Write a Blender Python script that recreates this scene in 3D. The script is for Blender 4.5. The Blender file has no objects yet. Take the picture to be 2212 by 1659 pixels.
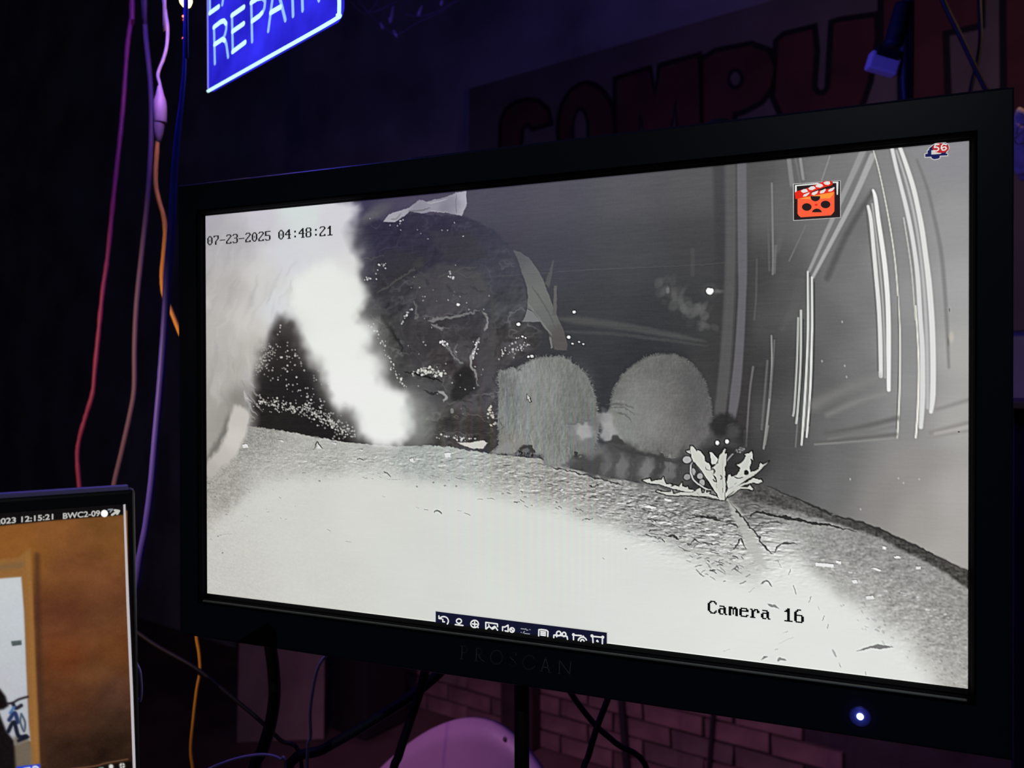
import bpy, bmesh, math, random
import numpy as np
from mathutils import Vector, Matrix

scene = bpy.context.scene
col = scene.collection
R_ = random.Random(7)

# ================================================================ camera, exposure, world, lights
FPX, CX, CY = 1782.0, 1106.0, 829.5                      # focal length and centre for a 2212 x 1659 frame
AX_R = Vector((0.9237906, 0.38289345, -0.00188045)); AX_D = Vector((0.00108053, -0.00751797, -0.99997116)); AX_F = Vector((-0.38289654, 0.92376192, -0.00735876))
SCREEN_Z = 1.33                                          # height of the television's screen centre; the screen lies in the plane y = 0
CAM = Vector((0.2078253, -0.51035335, SCREEN_Z + 0.0209166))
cam = bpy.data.cameras.new('camera'); cam_o = bpy.data.objects.new('camera', cam); col.objects.link(cam_o)
cam_o.matrix_world = Matrix(((AX_R.x, -AX_D.x, -AX_F.x, CAM.x), (AX_R.y, -AX_D.y, -AX_F.y, CAM.y), (AX_R.z, -AX_D.z, -AX_F.z, CAM.z), (0, 0, 0, 1)))
cam.sensor_width = 36.0; cam.lens = FPX/2212*36.0; cam.clip_start = .01
cam.dof.use_dof = True; cam.dof.focus_distance = .53; cam.dof.aperture_fstop = 11.0
scene.camera = cam_o
scene.view_settings.view_transform = 'Standard'; scene.view_settings.look = 'None'; scene.view_settings.gamma = 1.0
scene.view_settings.exposure = 0.0; scene.view_settings.use_curve_mapping = False
world = bpy.data.worlds.new('night_room'); scene.world = world; world.use_nodes = True
world.node_tree.nodes['Background'].inputs[0].default_value = (.55, .6, 1.0, 1); world.node_tree.nodes['Background'].inputs[1].default_value = .016

def at(px, py, depth):
    """World point on the sight line of a traced point, DEPTH metres in front of the camera."""
    return CAM + depth*((px-CX)/FPX*AX_R + (py-CY)/FPX*AX_D + AX_F)
def sight(px, py): return (px-CX)/FPX*AX_R + (py-CY)/FPX*AX_D + AX_F
def project(p):
    d = Vector(p)-CAM; z = d.dot(AX_F); return CX+FPX*d.dot(AX_R)/z, CY+FPX*d.dot(AX_D)/z
def lamp(name, kind, loc, energy, color, size=.03):
    l = bpy.data.lights.new(name, kind); l.energy = energy; l.color = color
    if kind == 'POINT': l.shadow_soft_size = size
    o = bpy.data.objects.new(name, l); col.objects.link(o); o.location = loc; return o
# ---------------------------------------------------------------- picture shown on the big screen (flat print, computed here)
# All drawing happens in the screen's own grid; the numbers are traced outlines, converted by a plane-to-plane map.
TR = np.array([[445, 468], [2096, 303], [2088, 1487], [447, 1283]], float)

def plane_map(src, dst):
    A = []
    for (x, y), (u, v) in zip(src, dst):
        A.append([x, y, 1, 0, 0, 0, -u*x, -u*y, -u]); A.append([0, 0, 0, x, y, 1, -v*x, -v*y, -v])
    return np.linalg.svd(np.array(A, float))[2][-1].reshape(3, 3)

H_UV = plane_map(TR, [(0, 0), (1, 0), (1, 1), (0, 1)])
H_TR = np.linalg.inv(H_UV)

def to_uv(px, py):
    q = H_UV @ np.array([px, py, 1.0]); return q[0]/q[2], q[1]/q[2]

class Painter:
    """A small raster painter: soft polygons, soft strokes and scattered dots on a grid of colours (sRGB 0..255)."""
    def __init__(s, nx, ny, h_tr, h_uv, seed=3):
        s.nx, s.ny, s.h = nx, ny, h_uv
        u = np.linspace(0, 1, nx); v = np.linspace(0, 1, ny)
        U, V = np.meshgrid(u, v)
        w = h_tr[2, 0]*U + h_tr[2, 1]*V + h_tr[2, 2]
        s.X = (h_tr[0, 0]*U + h_tr[0, 1]*V + h_tr[0, 2]) / w
        s.Y = (h_tr[1, 0]*U + h_tr[1, 1]*V + h_tr[1, 2]) / w
        s.X0, s.Y0 = s.X, s.Y; s.taper = False
        s.C = np.zeros((ny, nx, 3)); s.r = np.random.RandomState(seed)
    def warp(s, amp, cell=7, seed=71):
        if amp == 0: s.X, s.Y = s.X0, s.Y0; return
        s.X = s.X0+amp*(s.noise(cell, seed)+.7*s.noise(cell*.45, seed+1)); s.Y = s.Y0+amp*(s.noise(cell, seed+2)+.7*s.noise(cell*.45, seed+3))
    def win(s, pts, m):
        pts = np.asarray(pts, float); x0, y0 = pts.min(0) - m; x1, y1 = pts.max(0) + m
        us, vs = [], []
        for x in (x0, x1):
            for y in (y0, y1):
                q = s.h @ np.array([x, y, 1.0]); us.append(q[0]/q[2]); vs.append(q[1]/q[2])
        a = max(0, int(min(us)*(s.nx-1))-1); b = min(s.nx, int(max(us)*(s.nx-1))+3)
        c = max(0, int(min(vs)*(s.ny-1))-1); d = min(s.ny, int(max(vs)*(s.ny-1))+3)
        return (slice(c, d), slice(a, b)) if b > a and d > c else None
    @staticmethod
    def smooth(pts, closed=False, n=6):
        p = np.asarray(pts, float); m = len(p)
        if m < 3: return p
        out = []
        rng = range(m) if closed else range(m-1)
        for i in rng:
            g = lambda k: p[k % m] if closed else p[min(max(k, 0), m-1)]
            a, b, c, d = g(i-1), g(i), g(i+1), g(i+2)
            for t in np.arange(n)/n:
                out.append(.5*((2*b)+(-a+c)*t+(2*a-5*b+4*c-d)*t*t+(-a+3*b-3*c+d)*t**3))
        if not closed: out.append(p[-1])
        return np.array(out)
    def sdf(s, w, p):
        X, Y = s.X[w], s.Y[w]; d = np.full(X.shape, 1e18); ins = np.zeros(X.shape, bool)
        for i in range(len(p)):
            (ax, ay), (bx, by) = p[i], p[(i+1) % len(p)]
            ex, ey = bx-ax, by-ay; L = ex*ex+ey*ey+1e-9
            t = np.clip(((X-ax)*ex+(Y-ay)*ey)/L, 0, 1)
            d = np.minimum(d, (X-ax-t*ex)**2+(Y-ay-t*ey)**2)
            c = (ay > Y) != (by > Y)
            ins ^= c & (X < ex*(Y-ay)/(ey if abs(ey) > 1e-9 else 1e-9)+ax)
        d = np.sqrt(d); return np.where(ins, -d, d)
    def blend(s, w, a, col):
        c = s.C[w]; col = np.asarray(col, float)
        if col.ndim == 0: col = np.array([col, col, col], float)
        s.C[w] = c + (col - c)*a[..., None]
    @staticmethod
    def edge(d, soft):
        t = np.clip(.5 - d/(2*max(soft, .3)), 0, 1); return t*t*(3-2*t)
    def poly(s, pts, col, soft=1.2, a=1.0, sm=False, grow=0.0, shade=None, sig=90):
        p = s.smooth(pts, True, 5) if sm else np.asarray(pts, float)
        w = s.win(p, soft+3+grow)
        if w is None: return
        al = s.edge(s.sdf(w, p)-grow, soft)*a
        s.blend(w, al, s.field(w, shade, sig) if shade is not None else col)
    def stroke(s, pts, wd, col, soft=1.0, a=1.0, sm=True, taper=None):
        p = s.smooth(pts, False, 5) if sm else np.asarray(pts, float)
        wmax = np.max(wd); w = s.win(p, wmax+soft+3)
        if w is None: return
        X, Y = s.X[w], s.Y[w]; best = np.full(X.shape, 1e9); n = len(p)-1
        wd = np.interp(np.linspace(0, 1, n+1), np.linspace(0, 1, np.size(wd)), np.atleast_1d(wd))
        if s.taper if taper is None else taper: wd = wd*np.clip(np.minimum(np.linspace(0, 1, n+1), np.linspace(1, 0, n+1))*4+.25, 0, 1)
        for i in range(n):
            (ax, ay), (bx, by) = p[i], p[i+1]; ex, ey = bx-ax, by-ay
            t = np.clip(((X-ax)*ex+(Y-ay)*ey)/(ex*ex+ey*ey+1e-9), 0, 1)
            best = np.minimum(best, np.hypot(X-ax-t*ex, Y-ay-t*ey)-(wd[i]+(wd[i+1]-wd[i])*t)/2)
        s.blend(w, s.edge(best, soft)*a, col)
    def oval(s, x, y, rx, ry, col, soft=1.0, a=1.0, rot=0.0):
        w = s.win([(x-rx-ry, y-rx-ry), (x+rx+ry, y+rx+ry)], soft+2)
        if w is None: return
        c, q = np.cos(rot), np.sin(rot); dx, dy = s.X[w]-x, s.Y[w]-y
        d = np.hypot((dx*c+dy*q)/rx, (-dx*q+dy*c)/ry)
        s.blend(w, s.edge((d-1)*min(rx, ry), soft)*a, col)
    def field(s, w, pts, sig, soft=.35):
        X, Y = s.X[w], s.Y[w]; num = np.zeros(X.shape+(3,)); den = np.full(X.shape, 1e-12)
        for p in pts:
            col = p[2:5] if len(p) > 3 else (p[2],)*3
            k = 1/(((X-p[0])**2+(Y-p[1])**2)/(sig*sig)+soft)**2
            num += k[..., None]*np.array(col, float); den += k
        return num/den[..., None]
    def noise(s, cell, seed):
        r = np.random.RandomState(seed); cx = cell if np.ndim(cell) else (cell, cell)
        gx = int(s.nx/cx[0])+3; gy = int(s.ny/cx[1])+3; g = r.rand(gy, gx)
        x = np.arange(s.nx)/cx[0]; y = np.arange(s.ny)/cx[1]
        x0 = x.astype(int); y0 = y.astype(int); fx = x-x0; fy = (y-y0)[:, None]
        fx = fx*fx*(3-2*fx); fy = fy*fy*(3-2*fy)
        a = g[y0][:, x0]*(1-fx)+g[y0][:, x0+1]*fx; b = g[y0+1][:, x0]*(1-fx)+g[y0+1][:, x0+1]*fx
        return (a*(1-fy)+b*fy)*2-1
    def mask(s, pts, soft=3, sm=True):
        p = s.smooth(pts, True, 5) if sm else np.asarray(pts, float); m = np.zeros((s.ny, s.nx)); w = s.win(p, soft+3)
        m[w] = s.edge(s.sdf(w, p), soft); return m
    def relief(s, cell, seed, power=1.0):
        n = s.noise(cell, seed)+.5*s.noise(tuple(np.array(cell)/2.1), seed+1); e = n-np.roll(n, (1, 1), (0, 1)); e /= e.std()
        return np.sign(e)*np.abs(e)**power
    def dots(s, path, n, spread, size, col, a=(.4, 1), sm=True):
        p = s.smooth(path, False, 8) if sm and len(path) > 2 else np.asarray(path, float)
        seg = np.r_[0, np.cumsum(np.hypot(*np.diff(p, axis=0).T))]
        for _ in range(n):
            t = s.r.rand()*seg[-1]; x = np.interp(t, seg, p[:, 0]); y = np.interp(t, seg, p[:, 1])
            x += s.r.randn()*spread; y += s.r.randn()*spread; k = size*(.6+.8*s.r.rand())
            s.oval(x, y, k, k, col, .9, a[0]+(a[1]-a[0])*s.r.rand())

def paint_yard(nx, ny):
    q = Painter(nx, ny, H_TR, H_UV); full = (slice(0, ny), slice(0, nx)); R = q.r
    # ---- night background
    q.C[:] = q.field(full, [
        (760,460,62,58,80),(900,430,78,72,90),(1050,430,79,77,89),(1200,420,83,82,91),(1350,400,88,88,93),(1500,380,88,87,89),(1050,550,66,65,76),
        (1200,560,69,69,79),(1350,550,73,74,78),(1500,550,68,68,70),(1300,680,64,65,69),(1450,680,57,59,61),(1100,700,58,57,60),(1250,750,58,59,63),
        (1400,760,50,51,55),(1550,700,62,62,62),(1560,850,60,58,58),(1300,850,52,53,57),(1600,950,58,56,56)], 110)
    # ---- door leaf and wall on the right
    q.poly([(1612,300),(2110,290),(2110,1300),(1960,1190),(1640,1070),(1618,960),(1625,700)], 0, 16, shade=[
        (1640,380,84,83,84),(1640,600,66,66,67),(1645,800,60,60,60),(1640,980,62,62,62),(1700,420,100),(1700,600,84),(1700,780,74),(1700,950,80),(1700,1030,84),
        (1790,400,118),(1800,560,112),(1790,700,100),(1790,850,96),(1800,950,106),(1800,1050,110),(1850,480,112),(1860,650,120),(1860,800,116),(1860,900,118),
        (1910,380,130),(1925,560,136),(1930,760,138),(1930,900,136),(1960,1000,146,143,140),(1900,1080,138,135,132),
        (1960,420,142),(1965,640,146),(1965,840,146),(2050,340,140,140,144),(2060,480,152),(2070,620,164),(2075,760,172,171,168),(2070,900,170,168,165),(2070,1080,172,168,165),(2050,1190,170,167,163),(1980,1120,158,155,151)], sig=80)
    def mould(pts, w, c, soft=1.6, a=1.0): q.stroke(pts, w, c, soft, a)
    mould([(1580,340),(1578,560),(1571,720),(1562,830),(1552,915)], [24,24,25,26,24], (92,91,92), 4, .85)
    mould([(1604,335),(1605,560),(1604,640),(1597,760),(1588,850),(1580,905)], [20,20,17,19,22,16], (112,110,115), 3, .8)
    mould([(1592,350),(1590,620),(1575,850)], 3, (74,73,76), 2, .7)
    mould([(1554,340),(1556,620),(1538,860)], [26,22,14], (60,60,62), 7, .6)
    mould([(1497,540),(1497,592)], 9, (80,80,80), 3, .6)
    mould([(1868,322),(1749,585)], [13,7], (152,152,152), 2.5); mould([(1887,336),(1840,440),(1757,598)], [13,11,7], (168,168,168), 2.5)
    mould([(1878,330),(1832,430),(1753,592)], [5,5,3], (118,118,118), 2.5)
    mould([(1886,414),(1831,505),(1788,600)], [9,13,13], (82,82,82), 6, .75)
    mould([(1795,336),(1777,389)], 3, (138,138,136)); mould([(1742,486),(1706,563)], 3, (116,116,114), 1.6, .8)
    mould([(1706,341),(1713,401)], [9,10], (130,130,130), 2.5); mould([(1720,340),(1731,397)], 5, (112,112,112)); mould([(1731,343),(1737,386)], 6, (142,142,142), 2)
    mould([(1713,408),(1695,480),(1680,540)], [13,15,12], (98,98,98), 5, .7)
    mould([(1669,396),(1671,541),(1670,592)], 4, (122,124,122)); mould([(1660,445),(1663,584)], 4, (96,96,96), 2, .8); mould([(1677,531),(1673,588)], [5,7], (112,112,112), 2, .8)
    mould([(1636,560),(1634,640),(1630,690)], 4, (92,92,92), 2, .7)
    mould([(1730,610),(1716,660),(1690,712)], [22,18,10], (96,96,96), 7, .4)
    # vertical bright mouldings of the door panels
    mould([(1746,587),(1746,708),(1742,805),(1736,901),(1731,961)], [4,5,5,6,4], (206,208,204), 1.2); mould([(1755,599),(1755,700),(1754,732),(1751,829),(1745,913),(1742,944)], [4,4.5,5,5,5,4], (216,218,214), 1.2)
    mould([(1750,600),(1750,732),(1744,850),(1738,930)], 3, (128,128,128), 1.2); mould([(1760,610),(1760,720),(1756,830),(1748,920)], 3, (66,66,66), 1.5, .7)
    mould([(1725,687),(1722,780),(1716,877),(1713,898)], 4.5, (172,174,170), 1.2); mould([(1731,671),(1730,780),(1724,877),(1720,914)], 5, (182,184,180), 1.2); mould([(1722,918),(1718,965)], 3, (128,128,128), 1.5, .7)
    mould([(1736,690),(1733,800),(1726,900)], 3, (62,62,62), 1.5, .7)
    mould([(1667,725),(1667,805),(1658,901),(1649,969)], [3,4,5,4], (144,142,140), 1.4); mould([(1673,735),(1670,790),(1662,860)], 3, (104,104,104), 1.5)
    mould([(1658,780),(1652,850),(1645,927)], 5, (104,104,104), 2, .8); mould([(1659,920),(1652,960)], 4, (130,130,128), 1.5)
    mould([(1627,793),(1619,853),(1611,964)], [5,4,4], (116,112,114), 2, .8); mould([(1608,930),(1606,975)], 3, (96,92,94), 2, .7)
    mould([(1877,445),(1883,474),(1889,541),(1894,601),(1899,662),(1902,732),(1903,812)], [6,8,8.5,9,9.5,9.5,9], [218,219,217], 1.6)
    mould([(1888,410),(1893,427),(1899,474),(1907,529),(1913,577),(1918,638),(1920,700),(1920,760),(1920,842)], [5,8,9,9.5,10,10,10,10,8], [230,231,229], 1.6)
    mould([(1886,440),(1898,540),(1907,640),(1911,730),(1912,815)], 4, (172,172,172), 2)
    mould([(1871,440),(1884,560),(1894,680),(1897,800)], 3, (96,96,96), 2, .7)
    mould([(1889,324),(1899,360),(1911,416),(1923,481),(1933,548),(1939,613),(1944,698),(1945,740),(1944,829),(1940,913),(1938,946)], [2,2.5,2.5,3,3,3.2,3.6,4,4,4.2,3.5], (206,204,196), .9)
    mould([(1940,640),(1942,740),(1940,829),(1936,925)], 2, (92,90,88), 1, .7)
    mould([(1929,318),(1938,360),(1947,396),(1959,445),(1969,493),(1977,541),(1984,601),(1989,690),(1993,756),(1993,853),(1989,922)], [8,8,8,9,9,9,10,10,11,12,9], (214,215,214), 2)
    mould([(1946,316),(1959,353),(1974,401),(1984,445),(1993,493),(2001,553),(2008,613),(2014,698),(2016,780),(2015,853),(2011,889)], [8,9,10,10,11,11,12,12,12,12,8], (222,222,220), 2)
    mould([(1939,325),(1962,400),(1982,493),(1996,610),(2003,740),(2004,880)], [4,5,6,7,8,8], (186,186,187), 3, .9)
    mould([(1954,470),(1970,580),(1978,690)], 3, (190,189,185), 1, .9)
    mould([(1979,660),(1985,780),(1983,877),(1978,945)], [2.5,3.6,4.5,4], (226,223,214), .9)
    mould([(1983,345),(2005,405),(2020,469),(2034,541),(2041,613),(2046,698),(2050,793)], [5,7,8,9,9,8,5], (112,112,112), 4, .6)
    mould([(1899,815),(1830,840),(1759,874)], [10,20,26], (136,135,132), 12, .5); mould([(1913,850),(1850,868),(1788,896)], [6,10,10], (146,145,141), 8, .5)
    mould([(1938,903),(1865,921),(1781,936)], [11,9,4], (92,91,89), 5, .65); mould([(1935,938),(1841,948),(1749,958)], [8,6,4], (94,93,91), 4, .6); mould([(1938,946),(1829,955),(1760,960)], 4, (148,147,143), 2.5, .6)
    mould([(1930,921),(1860,936),(1790,948)], 6, (122,121,118), 3, .6)
    mould([(2097,862),(2024,884)], 8, (134,132,130), 5, .7); mould([(2094,912),(2010,934)], 9, (136,134,131), 5, .7); mould([(2097,929),(1986,949)], 6, (146,143,140), 4, .7); mould([(2090,921),(2020,936)], 6, (182,178,174), 4, .6)
    q.oval(2071,932,2.2,1.4,(40,30,30),.8); q.oval(2052,669,1,3,(60,58,56),.8); q.oval(2056,728,5,11,(196,190,176),4,.7); q.oval(2049,738,2,8,(110,106,100),2,.6)
    for x, y in [(1776,780),(1820,695),(1836,1035),(1940,1033),(1951,1043),(1985,1035),(1858,1100),(1825,790),(1829,814)]: q.oval(x, y, 1.6, 2.4, (182,182,178), 1.2, .8)
    # ---- bin bag
    q.warp(2.6, 8); q.taper = True
    q.poly([(745,500),(800,475),(845,478),(880,462),(930,464),(998,470),(1060,492),(1100,535),(1125,595),(1141,650),(1133,692),(1165,706),(1166,750),(1120,775),(1084,800),(1077,850),(1075,930),(1066,978),(1040,970),(960,967),(930,962),(860,966),(760,962),(550,920),(548,820),(580,690),(700,600)],
        0, 4, sm=True, sig=60, shade=[(830,520,49,47,63),(950,500,53,51,67),(930,560,51,49,61),(1050,540,61,61,74),(1080,600,72,73,82),(900,640,60,59,64),(1000,620,74,74,78),(1105,650,74,76,81),(850,740,62,61,61),(950,740,72,68,70),
        (1000,800,64,58,60),(1100,740,68,66,66),(940,850,70,71,71),(900,900,88,89,86),(1000,900,78,74,72),(1000,945,58,56,56),(1058,850,80,78,84),(1060,930,70,66,64),(620,760,46,42,42),(640,850,34,32,34),(700,930,32,30,30),(600,880,36,33,33)])
    bm = q.mask([(775,500),(845,480),(998,470),(1090,530),(1138,650),(1130,690),(1165,706),(1160,750),(1080,810),(1072,930),(1060,970),(930,960),(880,830),(800,680),(770,600)], 8)
    ym = .35+.65*np.clip((q.Y-560)/120, 0, 1)
    rd = np.clip(1-np.abs(q.noise((38, 30), 31)+.6*q.noise((16, 13), 32)+.25*q.noise((6, 5), 33))*3.2, 0, 1)**2
    q.C += (bm*ym*(rd*34*np.clip(.35+q.noise((50, 40), 34), 0, 1)+q.relief((13, 11), 35, 1.2)*3.5+q.noise((30, 24), 36)*9+q.noise((12, 18), 37)*6-3))[..., None]
    q.warp(4.5, 11)
    for f, c in [([(880,600),(960,570),(1040,590),(1060,640),(1030,668),(930,690)],80),([(930,695),(1040,675),(1050,700),(1035,735),(960,740)],56),([(960,740),(1035,735),(1016,780),(985,800),(975,770)],84),([(850,700),(930,700),(960,745),(900,800),(870,760)],60),([(880,815),(950,830),(960,870),(930,900),(890,880)],84),
                 ([(975,870),(1020,850),(1035,880),(1000,905)],92),([(1042,700),(1068,690),(1070,850),(1042,830),(1024,780)],80),([(1085,740),(1130,735),(1150,755),(1100,775)],92),([(800,560),(860,540),(930,560),(880,600),(820,640)],56),([(930,500),(1020,500),(1060,560),(960,560)],62)]: q.poly(f, (c, c-2, c+2), 7, .6)
    q.warp(2.6, 8)
    for _ in range(50):
        x = R.uniform(840, 1070); y = R.uniform(580, 930); an = R.uniform(-.5, 1.2); L = R.uniform(8, 34)
        q.stroke([(x, y), (x+L*np.cos(an)*.6, y+L*np.sin(an)*.7+2), (x+L*np.cos(an), y+L*np.sin(an))], R.uniform(2, 7), (R.uniform(34, 100),)*3, 3, .35)
    for pts, w, c in [([(816,632),(850,612),(896,580)],4,80),([(926,694),(949,690),(990,683),(1036,671)],[9,6,5,4],126),([(1044,673),(1055,696),(1047,714)],4,150),([(896,652),(901,681),(896,692)],6,106),([(778,563),(829,554)],4,84),
        ([(1035,730),(1028,750),(1018,773),(1018,788),(1028,811),(1033,834)],[5,4,5,5,3,2],172),([(964,744),(977,767),(989,780),(1004,788)],4,124),([(989,744),(983,757),(987,771)],4,108),([(958,705),(970,712)],4,110),
        ([(944,848),(958,850),(963,859),(958,868)],5,168),([(1027,840),(1006,859),(971,873)],3,100),([(935,700),(945,709),(958,707)],5,130),([(905,700),(898,650)],3,70),([(1062,640),(1068,720),(1060,800)],5,74),
        ([(990,590),(1010,600),(1040,590)],3,84),([(950,600),(975,588),(1030,575)],3,80),([(860,690),(880,740),(930,790)],5,66),([(1000,650),(1060,690)],4,74),([(1032,845),(1045,880),(1058,915)],9,76),([(880,820),(930,835),(945,850)],6,78)]:
        q.stroke(pts, w, c, 2.2, .85)
    q.poly([(985,805),(1000,790),(1016,792),(1030,838),(1005,862),(985,868),(975,850)], 38, 7, .8, sm=True)
    q.stroke([(873,806),(914,813),(952,824)], 4, 26, 2, .85); q.stroke([(914,845),(935,850),(943,852)], 4, 30, 2, .8); q.stroke([(823,680),(850,722),(874,762)], [9,6,4], 30, 4, .8)
    for y in range(900, 940, 4): q.stroke([(940+R.uniform(-5,30), y), (1060, y+R.uniform(-1,3))], 1.6, 36, 1.2, .5)
    q.oval(975,888,5,4.4,132,1.5,.9); q.oval(905,570,12,10,66,6,.6); q.oval(907,612,9,10,72,5,.5); q.oval(1030,600,10,10,80,6,.6)
    q.warp(.8, 5)
    q.dots([(895,806),(925,800),(960,812)], 60, 5, 2.1, (214,214,206)); q.dots([(802,701),(830,748),(845,790),(867,827),(873,836)], 42, 3.2, 1.6, 226); q.dots([(940,940),(980,948),(1027,949)], 22, 2.5, 1.7, 205)
    q.dots([(1056,882),(1062,900),(1068,921)], 24, 4, 1.9, (206,200,190)); q.dots([(1080,775),(1120,745),(1135,760)], 34, 8, 1.8, 190); q.dots([(956,740),(967,745)], 10, 4, 2, 225); q.dots([(970,592),(985,600)], 7, 5, 2.3, 222)
    q.dots([(868,702),(873,690),(890,668)], 14, 2, 1.9, 215); q.dots([(786,602),(800,604),(812,602)], 8, 2, 1.8, 215); q.dots([(812,590),(836,570),(840,558)], 9, 4, 1.7, 200); q.dots([(1036,732),(1018,780)], 22, 3, 1.6, 226)
    q.dots([(830,500),(1060,510)], 10, 18, 1.3, 170); q.dots([(890,600),(1050,700)], 18, 30, 1.3, 160); q.dots([(900,740),(1050,900)], 26, 40, 1.4, 170); q.dots([(860,487),(866,480),(876,477)], 5, 1.5, 2, 220); q.oval(990,659,3.2,3,240,1)
    # crumpled paper on the bag
    q.poly([(829,480),(842,463),(884,450),(907,432),(922,436),(968,425),(987,416),(1009,413),(1009,444),(998,467),(968,461),(932,458),(916,462),(886,457),(873,468),(854,481)], 0, 1.5, sig=25, shade=[(845,472,165,163,170),(870,460,160,158,166),(905,445,140,137,148),(940,445,150,147,158),(960,450,128,125,138),(985,440,132,128,142),(1002,430,176,174,186),(1003,452,170,168,176)])
    q.stroke([(987,417),(986,440),(987,464)], 1.6, 112, 1, .8); q.stroke([(884,456),(910,455),(930,450)], 3, 96, 2, .7); q.stroke([(845,476),(858,473),(868,462)], 3, 110, 2, .6); q.stroke([(925,440),(945,437),(968,430)], 2, 190, 1.5, .6); q.stroke([(932,456),(968,460)], 2, 185, 1.2, .6)
    q.oval(820,455,24,13,98,10,.6,-.5); q.oval(798,470,20,10,104,8,.6,-.4)
    q.warp(.8, 6)
    # ---- broken slat, blades and the low beam
    q.stroke([(1205,688),(1350,706),(1525,738)], [18,16,8], 84, 5, .75); q.stroke([(1215,716),(1350,724),(1530,748)], 7, 78, 3, .6); q.stroke([(1230,700),(1400,712)], 4, 66, 3, .6)
    q.poly([(1110,541),(1124,545),(1144,558),(1166,589),(1177,612),(1196,664),(1218,714),(1227,745),(1225,758),(1198,756),(1184,717),(1167,694),(1155,674),(1140,667),(1141,641),(1137,612),(1128,589),(1119,562)], 0, 1.6, sig=40, shade=[(1120,560,92,92,98),(1150,590,104,106,106),(1160,640,110,113,110),(1180,690,104,107,105),(1210,730,88,84,84)])
    q.poly([(1140,668),(1152,674),(1168,696),(1129,696)], (122,123,124), 1.4); q.poly([(1198,618),(1204,618),(1203,682),(1194,682)], (98,96,94), 1.6); q.poly([(1196,562),(1198,565),(1193,592),(1187,622),(1178,612)], (86,87,90), 2)
    q.stroke([(1141,655),(1165,690),(1192,724)], 4, 128, 2, .7); q.stroke([(1150,620),(1180,665),(1200,710)], 3, 88, 2, .7); q.poly([(1186,727),(1191,730),(1195,752),(1191,753)], 118, 1.2)
    q.stroke([(1050,600),(1250,585),(1540,570),(1700,552)], 1.6, (92,93,92), .9, .35); q.stroke([(1150,585),(1420,578)], 1.4, 92, .9, .3)
    for x, y, r in [(1121,701,4.4),(1241,674,3.6),(1229,729,3.6),(1149,771,4),(1142,772,2.6),(1129,728,2.4),(1135,731,2.2),(1251,739,2.4),(1237,743,2.4),(1260,744,2)]: q.oval(x, y, r+1.8, r+1.5, 34, 1, .7); q.oval(x, y, r, r*.85, 232, .8)
    # foliage and lamp in the dark
    for i in range(46):
        t = R.rand(); x = 1440+t*95+R.randn()*9; y = 622+t*88+R.randn()*16
        q.oval(x, y, R.uniform(4, 11), R.uniform(6, 15), (R.uniform(66, 104),)*3, 3.5, .5, .5)
    q.oval(1443,627,4,8,118,2,.8); q.oval(1475,660,7,17,98,4,.7,-.3); q.oval(1457,640,6,12,94,4,.7); q.oval(1548,629,12,4,128,4,.6); q.oval(1535,629,15,13,86,9,.5); q.oval(1534,629,9,9,34,1.5,.8); q.oval(1534,629,7.4,7.6,250,1.5); q.oval(1539,627,4,5,250,1.2)
    q.warp(1.5, 7)
    # ---- ground
    G = [(560,945,150,148,142),(480,1050,162,159,153),(460,1150,176,172,166),(460,1250,188,185,178),(600,1010,178,177,171),(600,1060,205,206,200),(700,985,176,176,170),(800,995,186,187,182),(800,1060,209,211,206),(900,985,168,174,170),(1000,1005,172,176,173),
        (1000,1090,210,213,207),(1100,1020,160,161,155),(1100,1090,198,199,192),(1200,1040,152,151,147),(1200,1120,200,202,196),(1300,1065,146,145,142),(1300,1110,172,172,168),(1300,1160,208,210,205),(1400,1080,132,132,130),(1400,1125,160,160,157),(1400,1190,208,211,206),
        (1500,1085,120,120,118),(1500,1130,150,150,147),(1500,1170,176,176,172),(1500,1225,206,208,203),(1570,1210,196,197,192),(1560,1280,217,219,215),(1600,1075,104,103,102),(1660,1080,106,105,104),(1720,1105,118,117,116),(1700,1145,176,176,173),(1680,1180,205,206,202),(1760,1150,150,150,147),
        (1800,1165,146,145,143),(1860,1180,142,141,139),(1920,1200,144,143,141),(1980,1240,146,144,142),(2040,1290,150,148,145),(2080,1330,152,150,147),(1800,1215,158,157,154),(1860,1260,166,165,162),(1950,1310,164,163,159),(2030,1370,160,158,154),(2080,1440,162,160,156),
        (1700,1240,217,219,215),(1750,1290,224,226,221),(1840,1340,221,222,218),(1930,1400,217,218,213),(1990,1465,208,208,203),(2060,1475,180,178,173),(1300,1290,213,217,212),(1600,1350,223,226,221),(1800,1430,224,226,222),(900,1200,212,214,208),(650,1190,209,209,202),(700,1280,205,205,199),(1000,1290,214,216,211),(800,1130,212,213,207),(1200,1200,215,218,213),(500,1265,192,189,183),(1450,1330,218,222,217)]
    ground = [(430,905),(540,922),(600,930),(680,945),(760,958),(860,966),(930,963),(980,968),(1080,984),(1160,990),(1230,1012),(1330,1034),(1400,1046),(1500,1058),(1580,1062),(1640,1046),(1711,1074),(1771,1101),(1816,1120),(1861,1131),(1891,1142),(1937,1163),(2012,1199),(2110,1248),(2110,1500),(430,1300)]
    q.poly(ground, 0, 1.6, shade=G, sig=62)
    q.warp(4, 14)
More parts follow.
